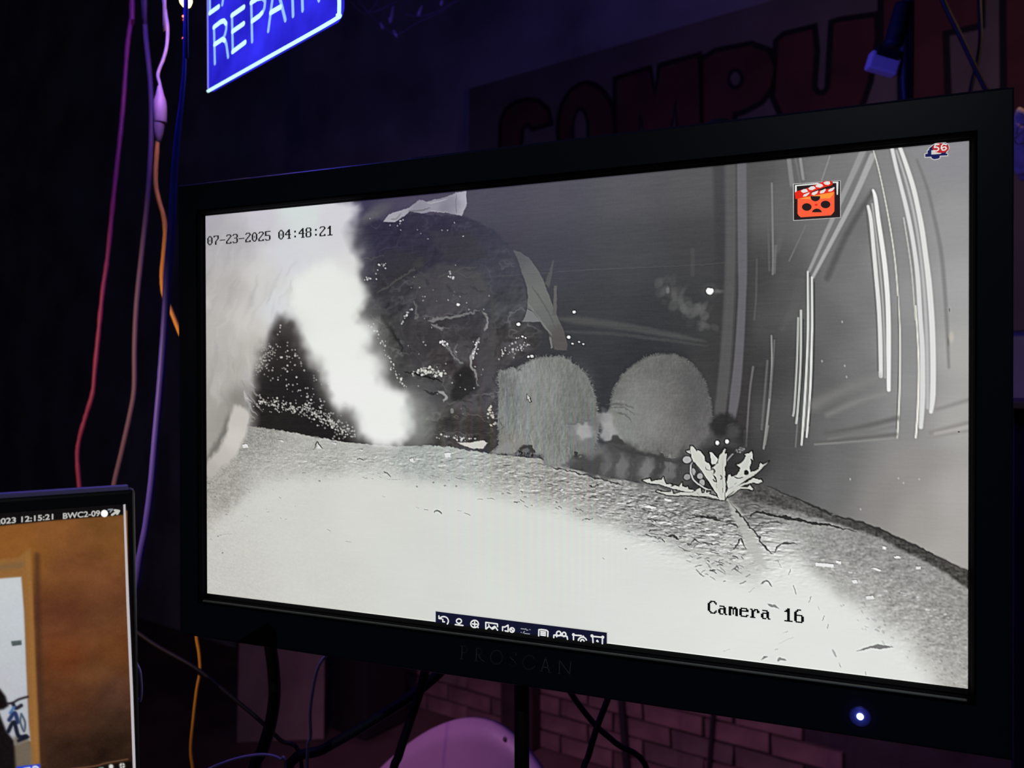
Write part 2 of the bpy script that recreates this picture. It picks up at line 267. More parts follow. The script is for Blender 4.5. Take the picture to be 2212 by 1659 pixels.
    q.poly([(380,1215),(470,1120),(540,1068),(640,1036),(760,1026),(900,1036),(1000,1058),(1100,1084),(1200,1106),(1300,1134),(1400,1166),(1480,1200),(1560,1250),(1632,1262),(1668,1212),(1712,1212),(1760,1250),(1830,1306),(1900,1358),(1965,1420),(2012,1480),(2050,1560),(380,1360)], 0, 22, .92, shade=[(480,1230,200,198,192),(600,1120,208,209,203),(800,1100,213,214,208),(900,1250,212,214,209),(700,1290,208,208,202),(1100,1200,216,219,214),(1400,1260,219,222,217),(1650,1350,225,227,223),(1850,1420,225,227,223)], sig=160)
    q.warp(1.5, 7)
    q.poly([(1600,1030),(1659,1050),(1711,1072),(1771,1099),(1816,1117),(1861,1128),(1891,1139),(1937,1160),(2012,1196),(2100,1238),(2100,1278),(2042,1238),(1997,1212),(1952,1192),(1906,1165),(1861,1149),(1801,1130),(1740,1112),(1660,1090),(1600,1075)], 0, 5, .95, sig=40, shade=[(1640,1060,78,77,76),(1750,1103,80,79,78),(1850,1139,70,69,68),(1950,1182,68,66,64),(2060,1238,72,70,67)])
    q.stroke([(1659,1051),(1711,1073),(1771,1100),(1816,1118),(1861,1129),(1891,1140),(1937,1161),(2012,1197),(2095,1237)], [3,3,4,4,4,4.5,4.5,4.5,4.5], 44, 1.8, .85)
    # ground grain: only where the picture is not burnt out
    lum = q.C.mean(2); inside = np.zeros(lum.shape); w = q.win(ground, 2); inside[w] = q.edge(q.sdf(w, np.array(ground, float)), 2)
    k = np.clip((212-lum)/60, 0, 1)*inside
    q.C += (q.noise(2.2, 11)*13+q.noise((5, 2.5), 12)*12+q.noise((11, 5), 13)*6)[..., None]*k[..., None]
    q.C += (q.noise((60, 30), 14)*1.2)[..., None]*inside[..., None]
    zone = np.exp(-(((q.X-1500)/190)**2+((q.Y-1130-(q.X-1500)*.3)/62)**2))+.55*np.exp(-(((q.X-1200)/220)**2+((q.Y-1050-(q.X-1200)*.25)/36)**2))+.35*np.exp(-(((q.X-800)/260)**2+((q.Y-995)/28)**2))
    zone = np.clip(zone, 0, 1)*inside
    q.C += (q.relief((10, 4), 41, 1.7)*17*zone+q.relief((4.5, 2.2), 43, 1.5)*11*zone)[..., None]
    z2 = np.clip(np.exp(-(((q.X-1960)/170)**2+((q.Y-1300-(q.X-1960)*.75)/95)**2)), 0, 1)*inside
    q.C += (q.relief((7, 5), 45, 1.3)*7*z2)[..., None]
    z3 = np.exp(-(((q.X-1660)/50)**2+((q.Y-1140-(q.X-1660)*.25)/36)**2))*inside
    q.C += (q.relief((16, 3.2), 47, 1.4)*20*z3)[..., None]
    def scatter(n, box, ln, col, wd, ang, a):
        for _ in range(n):
            t, e = R.rand(), R.rand(); x = box[0][0]+(box[1][0]-box[0][0])*t; y = box[0][1]+(box[1][1]-box[0][1])*t+e*box[2]
            L = R.uniform(*ln); an = ang+R.randn()*.25
            q.stroke([(x, y), (x+L*.5*np.cos(an), y+L*.5*np.sin(an)-R.uniform(0, 1.5)), (x+L*np.cos(an), y+L*np.sin(an))], R.uniform(*wd), col+R.uniform(-18, 18), .8, R.uniform(a*.4, a))
    scatter(70, ((560,960),(1100,1000),60), (3,9), 120, (1,2.2), .1, .6); scatter(90, ((1050,1000),(1560,1080),85), (3,12), 84, (1.2,2.6), .2, .75); scatter(60, ((1350,1080),(1600,1150),70), (5,18), 70, (1.4,3), .25, .85)
    scatter(90, ((1330,1060),(1590,1110),95), (4,12), 205, (1.6,3.6), .18, .7); scatter(70, ((1000,1000),(1400,1060),60), (3,6), 212, (1.5,3), .1, .7); scatter(30, ((1470,1165),(1600,1200),66), (6,22), 70, (1.2,2.6), .5, .75); scatter(16, ((1490,1180),(1610,1220),60), (8,18), 60, (1.4,2.6), -.5, .8)
    scatter(60, ((1720,1150),(2060,1330),60), (3,9), 205, (1.6,4), .1, .7); scatter(60, ((1750,1190),(2080,1380),90), (3,8), 112, (1.2,2.6), .3, .5); scatter(40, ((1850,1290),(2070,1460),60), (3,7), 140, (2,5), .8, .4)
    scatter(26, ((450,1050),(640,1010),120), (2,6), 130, (1,2), .2, .6); scatter(20, ((1620,1075),(1800,1110),25), (6,20), 150, (1,2), .2, .5)
    q.warp(2.2, 6)
    # groove with broken lips
    q.stroke([(1570,1078),(1590,1110),(1612,1150),(1630,1190),(1650,1225)], [12,20,22,26,20], (186,186,181), 5, .8)
    for pts, w, c in [([(1575,1084),(1590,1104),(1605,1120),(1618,1136),(1629,1148),(1640,1166),(1650,1181),(1661,1192),(1671,1199)],3.4,48),([(1614,1120),(1624,1112),(1635,1108),(1659,1111),(1729,1124),(1795,1136),(1852,1149)],[2,4,5,5,6,5,2],40),
        ([(1625,1142),(1638,1133),(1650,1129),(1672,1128),(1705,1133)],[2,3,3,3,1.5],84),([(1672,1194),(1680,1179),(1699,1173),(1723,1176)],[4,4,4,1.5],62),([(1600,1104),(1612,1094),(1630,1092),(1648,1098)],3,84),([(1630,1152),(1645,1140),(1668,1138)],2,110),([(1634,1160),(1652,1150),(1675,1150)],2,116),
        ([(1594,1092),(1608,1086),(1626,1086)],2,92),([(1489,1175),(1497,1165),(1503,1166),(1515,1175)],3,56),([(1576,1194),(1590,1180),(1600,1165),(1605,1174),(1610,1187)],[2,3,4,3,2],42),([(1399,1151),(1405,1144),(1418,1144)],3,70),([(1440,1160),(1452,1158),(1466,1165)],4,50),([(1418,1154),(1434,1156)],2.4,70),([(1520,1174),(1532,1174),(1541,1179)],2.6,60),
        ([(1560,1135),(1582,1132),(1592,1142)],3,52),([(1488,1112),(1530,1118),(1560,1124)],3.4,46),([(1258,1122),(1272,1123),(1281,1121)],2,70),([(1270,1048),(1282,1051),(1292,1048)],3,56),([(1408,1168),(1426,1170)],2,110)]:
        q.stroke(pts, w, c, .9, .9)
    q.stroke([(1150,1000),(1220,1016),(1300,1036),(1345,1048)], [1,2.4,3,2], 44, 1, .85); q.stroke([(1180,1010),(1260,1030),(1340,1050)], [2,3,2], 206, 1.3, .5); q.stroke([(1212,1022),(1300,1042)], 1.6, 96, .9, .6)
    q.warp(.8, 4)
    for pts, c in [([(1388,1094),(1400,1092),(1417,1097),(1414,1100),(1396,1098)],226),([(1434,1077),(1450,1079),(1449,1084),(1436,1082)],220),([(1760,1216),(1800,1218),(1801,1226),(1761,1223)],228),([(1804,1211),(1816,1212),(1815,1218),(1805,1217)],226),([(1906,1180),(1914,1181),(1913,1187),(1905,1186)],230),([(1930,1201),(1945,1202),(1943,1206),(1931,1205)],222),
        ([(1880,1228),(1890,1226),(1903,1231),(1899,1234)],222),([(1976,1224),(1987,1223),(1988,1229),(1978,1230)],218),([(1838,1254),(1850,1253),(1851,1259),(1842,1260)],224),([(1868,1288),(1884,1286),(1888,1293),(1870,1295)],222),([(683,970),(686,958),(697,971)],214),([(523,962),(535,961),(536,968),(524,969)],220),([(716,957),(727,958),(724,963)],214),([(772,973),(784,972),(782,977)],216),([(884,992),(893,991),(894,999),(886,998)],222),([(960,980),(973,979),(973,989),(961,989)],224),([(600,953),(612,953),(611,957)],206)]:
        q.poly([(x, y-1.6) for x, y in pts], 60, 1, .6); q.poly(pts, c, .8)
    q.stroke([(680,970),(685,956),(697,972)], 2, 46, .8, .9)
    for pts, w, c in [([(828,1020),(836,1024),(844,1032)],[2,3,2],88),([(930,1029),(948,1032)],2.4,92),([(983,1033),(1006,1037)],2.4,92),([(836,1036),(858,1038)],1.6,140),([(915,1101),(924,1103)],3,90),([(936,1108),(944,1104),(954,1111)],3,84),([(1002,1109),(1014,1114)],3,90),([(1030,1079),(1042,1080)],2.6,90),([(1052,1077),(1064,1078)],2.6,92),([(707,1145),(713,1148)],2.4,110),([(746,1171),(757,1172)],2,120),([(480,1156),(500,1155)],2,150),
        ([(898,1096),(903,1098)],2,130),([(987,1104),(996,1105)],1.8,130),([(826,1073),(831,1075)],2,130),([(1300,1205),(1304,1208)],2.6,128),([(770,995),(776,992),(786,995)],2.4,80)]: q.stroke(pts, w, c, .9, .85)
    for x, y in [(470,1160),(480,1196),(452,1046),(464,1075),(900,1052),(936,1043),(960,1050),(985,1051),(690,1040),(1247,1048),(1351,1186)]: q.oval(x, y, 2.2, 1.8, 120, 1, .7)
    # fallen leaves
    q.poly([(1846,1407),(1862,1400),(1876,1396),(1894,1391),(1910,1394),(1928,1397),(1912,1400),(1897,1402),(1884,1399),(1870,1402)], 112, 1.2, .9)
    for pts, w, c in [([(1642,1426),(1650,1419),(1656,1418)],[1.5,5,2],118),([(1677,1428),(1683,1423),(1696,1426)],[4,6,3],132),([(1745,1301),(1750,1289)],[3,4.5],84),([(1712,1265),(1718,1283)],[4,6],92),([(1701,1242),(1706,1231)],[3,5],80),([(1774,1341),(1779,1331)],[3,5],98),([(1786,1356),(1787,1349)],5,124),([(1690,1367),(1700,1363)],[2,4],124),([(1672,1404),(1680,1401)],3,128),([(1656,1304),(1664,1308),(1672,1309),(1681,1316)],[2,6,5,1.5],128),([(1796,1403),(1800,1412),(1804,1419)],[3,5,3],168),([(1810,1432),(1814,1440)],[3,7],150),([(1867,1450),(1868,1458)],6,156),
        ([(1560,1408),(1576,1402)],2,176),([(1680,1390),(1712,1376)],1.4,176),([(1642,1262),(1650,1256),(1658,1256),(1666,1268)],3,96),([(1616,1280),(1628,1270)],2,150),([(1679,1210),(1686,1226)],2.4,96),([(1765,1310),(1768,1318)],3,170),([(1532,1322),(1541,1324)],2,140)]: q.stroke(pts, w, c, 1, .9)
    q.poly([(987,957),(1015,957),(1045,952),(1053,958),(1043,970),(1022,970),(1008,966)], (206,204,198), 1.5)
    q.warp(0)
    # ---- sparkle in the gap under the big animal
    q.dots([(552,868),(590,876),(640,884),(700,905),(762,937)], 300, 8, 1.7, (198,196,188), (.3, .95)); q.dots([(556,800),(572,775),(586,750)], 90, 8, 1.6, (176,172,166), (.3, .9)); q.dots([(560,760),(700,870)], 80, 26, 1.7, (200,198,192), (.3, .9)); q.dots([(600,720),(640,790)], 14, 10, 1.8, 205); q.dots([(660,860),(740,945)], 60, 12, 1.8, 205, (.3, .9))
    q.warp(1.6, 5)
    # ---- first raccoon
    r1 = [(1076,812),(1086,801),(1110,797),(1122,803),(1135,787),(1155,777),(1177,772),(1213,772),(1234,783),(1263,807),(1281,841),(1291,885),(1292,930),(1280,980),(1250,1000),(1231,1008),(1209,1007),(1180,1005),(1172,985),(1158,984),(1130,980),(1104,981),(1064,978),(1077,962),(1075,921),(1077,848)]
    q.poly([(x, y-4) for x, y in r1], 44, 10, .5)
    q.poly(r1, 0, 2.4, sm=True, sig=36, shade=[(1090,830,112,114,113),(1090,900,126,130,128),(1105,960,132,131,126),(1130,810,142,146,145),(1180,790,128,130,126),(1220,790,120,122,118),(1180,860,131,133,130),(1240,840,122,125,121),(1270,870,112,116,112),(1150,930,136,139,137),(1200,940,124,126,123),(1250,960,118,121,117),(1200,990,128,130,127),(1160,970,134,136,132)])
    q.stroke([(1120,812),(1104,840),(1098,880)], 8, 104, 6, .5); q.stroke([(1118,800),(1123,793),(1132,789)], 5, 158, 3, .7)
    m1 = q.mask(r1, 3); q.C += (m1*(q.noise((2.2, 7), 51)*9+q.noise((5, 16), 52)*7+q.relief((4, 6), 53)*3.2))[..., None]
    for _ in range(200):
        x = R.uniform(1080, 1285); y = R.uniform(800, 985); L = R.uniform(5, 18)
        q.stroke([(x, y), (x+R.uniform(-2, 4), y+L)], R.uniform(1, 2.6), R.choice([104, 112, 150, 156]), 1.1, R.uniform(.1, .4))
    q.poly([(1122,968),(1130,962),(1150,962),(1156,980),(1140,984),(1112,982)], 46, 2.5, .85); q.oval(1135,974,8,4,120,2,.7); q.stroke([(1104,983),(1120,978),(1140,981),(1160,985)], [3,5,4,2], 26, 1.5, .9); q.poly([(1072,975),(1082,962),(1098,955),(1108,962),(1104,976),(1086,982)], 140, 4, .8)
    for pts in [[(1166,970),(1172,992)],[(1146,940),(1156,980)],[(1210,978),(1222,1006)],[(1199,975),(1201,990)],[(1225,965),(1236,998)]]: q.stroke(pts, [3,1.6], (176,180,172), 1.2, .7)
    q.oval(1213,1004,9,5,140,3,.8); q.stroke([(1078,905),(1084,922)], 4, 70, 2, .7); q.stroke([(1078,930),(1090,924)], 3, 70, 1.5, .7); q.dots([(1239,984),(1256,990)], 5, 2, 3, 52, (.6,.9)); q.oval(1252,988,13,6,50,3,.8); q.oval(1253,987,3,1.6,165,1); q.oval(1264,990,2,1.4,160,1)
    def fringe(pts, n, ln, c, lo, hi):
        o = q.smooth(pts, True, 8); ctr = o.mean(0)
        for _ in range(n):
            i = R.randint(len(o)); x, y = o[i]
            if not lo <= y <= hi: continue
            d = np.array([x, y])-ctr; d /= np.hypot(*d); d += R.randn(2)*.45+np.array([0, .25]); L_ = R.uniform(*ln)
            q.stroke([(x-d[0]*3, y-d[1]*3), (x+d[0]*L_*.5, y+d[1]*L_*.5), (x+d[0]*L_, y+d[1]*L_)], [2.6, 1.8, .8], c+R.uniform(-12, 12), 1, R.uniform(.3, .7))
    fringe(r1, 420, (2, 6), 124, 770, 1010)
    # ---- second raccoon
    r2 = [(1319,872),(1328,838),(1344,812),(1367,790),(1402,770),(1441,764),(1475,773),(1508,799),(1525,833),(1536,870),(1539,903),(1545,946),(1530,975),(1500,988),(1464,992),(1425,985),(1389,979),(1352,962),(1322,950),(1312,910)]
    q.poly([(x, y-5) for x, y in r2], 42, 12, .5)
    q.poly(r2, 0, 4.5, sm=True, sig=42, shade=[(1340,840,112,113,109),(1400,790,108,109,106),(1450,790,104,104,102),(1500,820,94,93,94),(1380,850,120,122,117),(1450,860,112,111,109),(1510,880,98,96,97),(1350,900,128,131,126),(1400,920,128,129,125),(1460,930,118,116,114),(1520,930,108,106,107),(1340,940,130,132,128),(1440,975,112,111,109),(1500,970,100,98,98)])
    for pts in [[(1310,873),(1345,874),(1370,882)],[(1318,882),(1345,880),(1372,896)],[(1330,890),(1350,896),(1365,912)]]: q.stroke(pts, [3,4,2], 76, 2, .65)
    q.stroke([(1330,866),(1352,868)], 2, 160, 1.4, .5)
    m2 = q.mask(r2, 5); q.C += (m2*(q.noise((2, 4), 55)*4+q.noise((12, 9), 56)*4+q.relief((4, 4), 57)*1.6))[..., None]
    fringe(r2, 260, (1.5, 4), 106, 765, 960)
    q.oval(1500,870,40,80,84,30,.35); q.oval(1380,880,50,60,134,30,.3); q.oval(1250,850,34,60,108,22,.35); q.oval(1160,850,44,60,142,26,.3)
    q.warp(6, 13)
    # shaded gap, ringed tail and pale rump
    q.poly([(1300,962),(1340,948),(1380,968),(1430,985),(1500,990),(1490,1050),(1400,1044),(1300,1030),(1235,1010)], 76, 9, .9, sm=True)
    q.poly([(1215,1000),(1240,985),(1290,1000),(1330,1030),(1300,1030),(1240,1014)], 74, 5, .7)
    q.oval(1256,932,27,24,128,6,.9); q.oval(1262,930,20,16,166,7,.9); q.oval(1308,908,24,18,156,7,.9,.8); q.oval(1316,934,20,16,162,8,.9); q.oval(1284,914,12,22,112,7,.8,.4); q.stroke([(1226,920),(1245,912),(1272,910)], 5, 94, 3, .6); q.poly([(1312,950),(1328,944),(1344,950),(1352,962),(1330,960)], 62, 4, .9)
    q.oval(1275,968,36,18,118,9,.7,.3)
    for x, y, rx, ry, c in [(1310,1005,12,22,104),(1345,1012,14,26,116),(1327,1002,6,20,82),(1395,1016,14,26,124),(1371,1010,8,24,78),(1445,1016,16,26,112),(1421,1010,9,26,66),(1473,1000,8,26,64)]: q.oval(x, y, rx, ry, c, 8, .85, .15)
    q.stroke([(1330,968),(1380,980),(1440,992),(1480,996)], [6,9,9,5], 60, 5, .75); q.stroke([(1428,982),(1458,983)], 1.6, 168, 1, .7)
    for _ in range(60):
        x = R.uniform(1290, 1480); y = R.uniform(985, 1040)+(x-1290)*.06; q.stroke([(x, y), (x+R.uniform(-4, 4), y+R.uniform(6, 16))], R.uniform(1.5, 4), R.choice([66, 84, 118, 132]), 2, .35)
    q.warp(1.6, 5)
    # its head
    q.poly([(1500,985),(1535,940),(1560,930),(1605,955),(1612,985),(1580,1005),(1520,1010)], 70, 9, .85, sm=True); q.oval(1562,918,30,25,44,7,.9,-.2); q.oval(1592,945,20,26,46,8,.7); q.oval(1583,932,14,15,82,8,.7); q.oval(1575,962,20,12,78,7,.6); q.oval(1560,978,34,14,44,8,.8); q.stroke([(1573,920),(1584,914)], 2, 92, 2, .6)
    q.warp(0)
    for x, y in [(1549,957),(1570,954)]: q.oval(x, y, 6.4, 6.6, 24, 1.6, .95); q.oval(x, y, 4.2, 4.8, 250, 1)
    q.warp(.7, 5)
    # ---- dandelion by the groove
    L = lambda pts: [(1380+a/6.9125, 880+b/6.9125) for a, b in pts]
    leafs = [[(765,575),(800,580),(860,660),(880,640),(920,655),(975,740),(985,805),(1040,840),(1060,880),(1075,960),(1180,1180),(1250,1300),(1270,1385),(1200,1385),(1150,1280),(1050,1130),(960,990),(880,880),(800,800),(770,680)],
        [(700,655),(760,640),(775,705)],[(1050,670),(1085,670),(1180,780),(1150,850),(1080,850)],
        [(1280,620),(1300,625),(1275,690),(1315,690),(1300,740),(1300,850),(1280,900),(1285,1000),(1290,1200),(1275,1380),(1230,1385),(1160,1180),(1150,1050),(1090,1000),(1060,920),(1120,880),(1180,830),(1200,720),(1240,680)],
        [(1690,655),(1700,760),(1705,785),(1660,770),(1670,830),(1650,900),(1660,960),(1725,960),(1700,1010),(1560,1110),(1400,1220),(1320,1310),(1290,1370),(1290,1290),(1330,1210),(1310,1120),(1330,1010),(1360,1000),(1380,1040),(1450,1020),(1500,960),(1510,900),(1450,855),(1500,850),(1530,830),(1560,790),(1600,730),(1575,700),(1640,690)],
        [(1940,800),(1850,860),(1810,830),(1780,920),(1700,980),(1600,1030),(1500,1100),(1560,1095),(1720,1015),(1790,950),(1850,890)],
        [(1720,1050),(1790,1080),(1820,1075),(1840,1110),(1780,1140),(1700,1120),(1600,1150),(1500,1190),(1400,1260),(1300,1345),(1330,1270),(1450,1180),(1600,1120),(1690,1060)],
        [(1480,1190),(1620,1190),(1655,1160),(1705,1220),(1690,1240),(1600,1212),(1500,1218),(1400,1295),(1330,1340)],
        [(50,1090),(160,1065),(185,1110),(260,1090),(340,1080),(360,1040),(380,1110),(400,1150),(490,1150),(470,1190),(540,1165),(600,1190),(640,1120),(650,1180),(700,1200),(720,1180),(740,1225),(830,1240),(780,1270),(700,1260),(600,1240),(450,1200),(300,1150),(120,1130)],
        [(250,1260),(280,1240),(330,1270),(480,1260),(490,1210),(510,1300),(620,1270),(800,1270),(910,1205),(930,1280),(970,1280),(1000,1200),(1000,1280),(1060,1260),(1040,1300),(1150,1330),(1200,1372),(1100,1368),(900,1332),(700,1312),(520,1322),(380,1302)]]
    q.oval(1545,1010,52,44,46,18,.55); q.oval(1620,1005,38,30,48,16,.4)
    for p in leafs: q.poly(L(p), 26, 1.2, .85, grow=2.4)
    for cx, cy, rx, ry, c in [(715,785,62,52,176),(715,1040,50,46,148),(810,960,28,52,160),(910,1030,42,46,166),(940,1125,40,48,164)]:
        (x, y), = L([(cx, cy)]); q.oval(x, y, rx/6.9+2, ry/6.9+2, 30, 1, .8); q.oval(x, y, rx/6.9, ry/6.9, c, 1)
    q.stroke(L([(800,820),(770,880),(770,980),(820,1090),(900,1160),(1000,1220),(1080,1230)]), 5.5, 28, 1, .8); q.stroke(L([(800,820),(770,880),(770,980),(820,1090),(900,1160),(1000,1220),(1080,1230)]), 3.4, 196, .8)
    for i, p in enumerate(leafs): q.poly(L(p), [(204,206,198),(190,192,186),(206,208,202),(198,200,192),(200,202,196),(190,192,184),(196,198,190),(196,198,190),(198,200,193),(192,194,186)][i], .8)
    q.stroke(L([(1310,810),(1350,745),(1410,690)]), 2.4, 150, .9); q.dots(L([(1440,660),(1500,630),(1560,610)]), 14, 3, 1.8, 140)
    (x, y), = L([(1600,975)]); q.oval(x, y, 5, 6, 34, 1)
    for p, w, c in [([(990,890),(1010,930),(1060,945)],1.4,70),([(1060,940),(1090,920),(1130,950),(1110,1000)],3.4,60),([(1120,880),(1180,830)],1.4,80),([(1100,1070),(1120,1100),(1150,1120)],3,70),([(1130,1050),(1160,1070)],2.6,90),([(1210,1010),(1235,1050),(1215,1080)],3,80),([(1245,1210),(1252,1270)],3.6,40),([(830,820),(900,930),(1000,1090)],1.2,120),([(1150,1150),(1160,1200)],3,110),([(1420,1040),(1480,1060),(1560,1040)],2.4,50),([(1320,1230),(1400,1190)],1.4,80),([(1450,1130),(1420,1150)],3,90),([(1560,1110),(1690,1030)],2.6,60),([(280,1250),(340,1240)],4,60),([(520,1230),(600,1275)],6,66),([(300,1180),(440,1230),(480,1225)],6,80),([(860,1280),(900,1320)],2,90),([(1250,800),(1245,1000),(1250,1200)],1.4,168)]:
        q.stroke(L(p), w, c, 1, .85)
    q.stroke(L([(900,1330),(1050,1350),(1200,1385)]), 1.8, 56, .9); q.stroke(L([(690,1340),(900,1375)]), 3, 200, .9); q.stroke(L([(700,1355),(900,1390)]), 1.4, 60, .8)
    q.warp(6, 26)
    # ---- big pale animal close to the lens (left)
    fur = [(420,440),(748,436),(756,500),(776,560),(772,600),(794,648),(770,680),(802,722),(776,752),(812,796),(830,835),(872,858),(890,900),(886,940),(850,962),(806,957),(780,932),(768,884),(728,880),(706,832),(698,786),(664,758),(642,712),(626,688),(604,690),(578,728),(558,790),(548,842),(548,905),(530,930),(420,960)]
    F = [(452,480,172,168,174),(500,520,178,175,176),(560,480,200,196,202),(650,470,210,218,213),(720,480,210,208,212),(500,620,178,174,171),(560,600,206,204,200),(620,560,210,210,217),(650,650,222,224,219),(480,720,180,176,172),(530,700,204,201,196),(600,665,212,214,218),(730,620,218,219,215),(455,850,164,160,154),(475,830,180,176,171),(520,800,176,172,166),(540,760,184,180,174),(700,740,232,234,229),(760,700,226,228,223),(760,810,238,238,237),(830,900,238,238,238),(500,880,154,150,144),(535,880,136,132,126)]
    q.poly([(500,700),(640,690),(720,780),(780,860),(760,900),(700,850),(640,720),(600,720),(560,830)], (120,116,114), 26, .35)
    q.poly([(700,440),(752,440),(772,500),(788,560),(800,640),(830,710),(838,770),(856,830),(890,860),(915,900),(910,950),(880,968),(780,960),(700,800)], (150,150,147), 34, .62, sm=True)
    q.poly([(600,640),(650,640),(700,780),(760,900),(740,930),(690,860),(640,740)], (120,117,114), 24, .4)
    q.poly(fur, 0, 17, sm=True, shade=F, sig=55)
    for x, y, rx, ry in [(700,640,75,70),(770,720,34,34),(735,770,62,54),(790,800,40,34),(828,884,58,44),(834,915,54,42)]: q.oval(x, y, rx, ry, (234,236,231), 22, .75)
    q.oval(905,905,26,50,(150,152,148),24,.55)
    for _ in range(150):
        x = R.uniform(448, 640); y = R.uniform(470, 880); Ln = R.uniform(30, 90)
        if y > 690 and x > 545: continue
        an = 1.95+R.randn()*.12-(.35 if y > 700 else 0)
        q.stroke([(x, y), (x+Ln*np.cos(an)*.5, y+Ln*np.sin(an)*.5), (x+Ln*np.cos(an), y+Ln*np.sin(an))], [1, R.uniform(3, 10), 1], R.choice([140, 148, 205, 215]), 6, R.uniform(.06, .22))
    q.warp(2, 12)
    q.oval(516,862,20,28,(124,120,115),16,.55); q.stroke([(446,1000),(468,964),(489,920),(500,890)], [10,12,10,6], (104,100,96), 7, .75)
    q.poly([(505,880),(538,893),(537,924),(521,963),(506,992),(478,1013),(464,1030),(446,1032),(444,1006),(471,974),(489,940)], 0, 6, sm=True, sig=30, shade=[(520,905,196,191,184),(505,950,204,199,192),(480,990,190,185,178),(455,1020,178,174,167)])
    for a, b, c in [((522,822),(566,890),150),((532,860),(556,900),172),((545,838),(566,862),150),((538,880),(552,908),160),((526,800),(552,840),176),((528,846),(545,872),190),((540,905),(548,912),150)]: q.stroke([a, ((a[0]+b[0])/2-4, (a[1]+b[1])/2+2), b], [5,4,1], c, 2, .7)
    q.warp(0)
    # ---- the recorder's own sharpening
    def blur(A, r):
        for ax in (0, 1): A = sum(np.roll(A, k, ax) for k in range(-r, r+1))/(2*r+1)
        return A
    q.C += np.clip((q.C-blur(q.C, 2))*.6, -32, 24)
    # ---- panel finish: fine grain and faint interference bands
    n = q.noise((14, 1.2), 21)*2.6+q.noise(1.3, 22)*2.6+q.noise((160, 2), 23)*1.3
    q.C += n[..., None]*np.clip(1.15-q.C.mean(2)/260, .25, 1)[..., None]
    band = np.exp(-((q.X-1190)/210)**2)*np.clip((q.Y-780)/120, 0, 1)*np.clip((1420-q.Y)/260, 0, 1)
    per = 30-14*np.clip((q.X-950)/500, 0, 1); ph = 2*np.pi*(q.X-950)/per
    for i in range(3): q.C[..., i] += band*2.4*np.sin(ph+i*2.1)
    edge = np.clip((620-q.Y)/260, 0, 1)*np.clip((1500-q.X)/800, 0, 1); q.C[..., 2] += 6*edge
    return np.clip(q.C, 0, 255)
# ================================================================ helpers
def lin(c):
    c = np.asarray(c, float)/255.0
    return np.where(c <= .04045, c/12.92, ((c+.055)/1.055)**2.4)
def L3(r, g, b): return tuple(float(v) for v in lin((r, g, b)))

def mat(name, color, rough=.6, metal=0.0, var=0.0, scale=8.0, bump=0.0, spec=.5, detail=4.0):
    m = bpy.data.materials.new(name); m.use_nodes = True; nt = m.node_tree; b = nt.nodes['Principled BSDF']
    b.inputs['Base Color'].default_value = (*color, 1); b.inputs['Roughness'].default_value = rough; b.inputs['Metallic'].default_value = metal
    b.inputs['Specular IOR Level'].default_value = spec
    if var or bump:
        tc = nt.nodes.new('ShaderNodeTexCoord'); n = nt.nodes.new('ShaderNodeTexNoise'); n.inputs['Scale'].default_value = scale; n.inputs['Detail'].default_value = detail
        nt.links.new(tc.outputs['Object'], n.inputs['Vector'])
        if var:
            r = nt.nodes.new('ShaderNodeValToRGB'); r.color_ramp.elements[0].position = .3; r.color_ramp.elements[1].position = .7
            r.color_ramp.elements[0].color = (*[c*(1-var) for c in color], 1); r.color_ramp.elements[1].color = (*[min(1, c*(1+var)) for c in color], 1)
            nt.links.new(n.outputs['Fac'], r.inputs[0]); nt.links.new(r.outputs[0], b.inputs['Base Color'])
        if bump:
            bp = nt.nodes.new('ShaderNodeBump'); bp.inputs['Strength'].default_value = bump; bp.inputs['Distance'].default_value = .01
            nt.links.new(n.outputs['Fac'], bp.inputs['Height']); nt.links.new(bp.outputs[0], b.inputs['Normal'])
    return m
def glow(name, color, strength=1.0, sample=True):
    m = bpy.data.materials.new(name); m.use_nodes = True; nt = m.node_tree; nt.nodes.clear()
    e = nt.nodes.new('ShaderNodeEmission'); o = nt.nodes.new('ShaderNodeOutputMaterial'); nt.links.new(e.outputs[0], o.inputs[0])
    e.inputs[0].default_value = (*color, 1); e.inputs[1].default_value = strength
    if not sample: m.cycles.emission_sampling = 'NONE'
    return m
def pixels_mat(name):
    m = bpy.data.materials.new(name); m.use_nodes = True; nt = m.node_tree; nt.nodes.clear()
    a = nt.nodes.new('ShaderNodeAttribute'); a.attribute_name = 'picture'; e = nt.nodes.new('ShaderNodeEmission'); o = nt.nodes.new('ShaderNodeOutputMaterial')
    nt.links.new(a.outputs['Color'], e.inputs[0]); nt.links.new(e.outputs[0], o.inputs[0]); m.cycles.emission_sampling = 'NONE'; return m

def obj(name, me, material=None, parent=None):
    o = bpy.data.objects.new(name, me); col.objects.link(o)
    for m in (material if isinstance(material, (list, tuple)) else [material] if material else []): me.materials.append(m)
    if parent is not None: o.parent = parent
    return o
def tag(o, label=None, cat=None, group=None, kind=None):
    for k, v in (('label', label), ('category', cat), ('group', group), ('kind', kind)):
        if v: o[k] = v
    return o
def empty(name, loc=(0, 0, 0), rz=0.0, parent=None):
    o = bpy.data.objects.new(name, None); col.objects.link(o); o.location = loc; o.rotation_euler.z = rz; o.empty_display_size = .05
    if parent: o.parent = parent
    return o
def mesh_from(name, verts, faces, smooth=False):
    me = bpy.data.meshes.new(name); me.from_pydata([tuple(v) for v in verts], [], faces); me.update()
    if smooth:
        for p in me.polygons: p.use_smooth = True
    return me
def bm_mesh(bm, name, smooth=False):
    me = bpy.data.meshes.new(name); bm.normal_update(); bm.to_mesh(me); bm.free()
    if smooth:
        for p in me.polygons: p.use_smooth = True
    return me
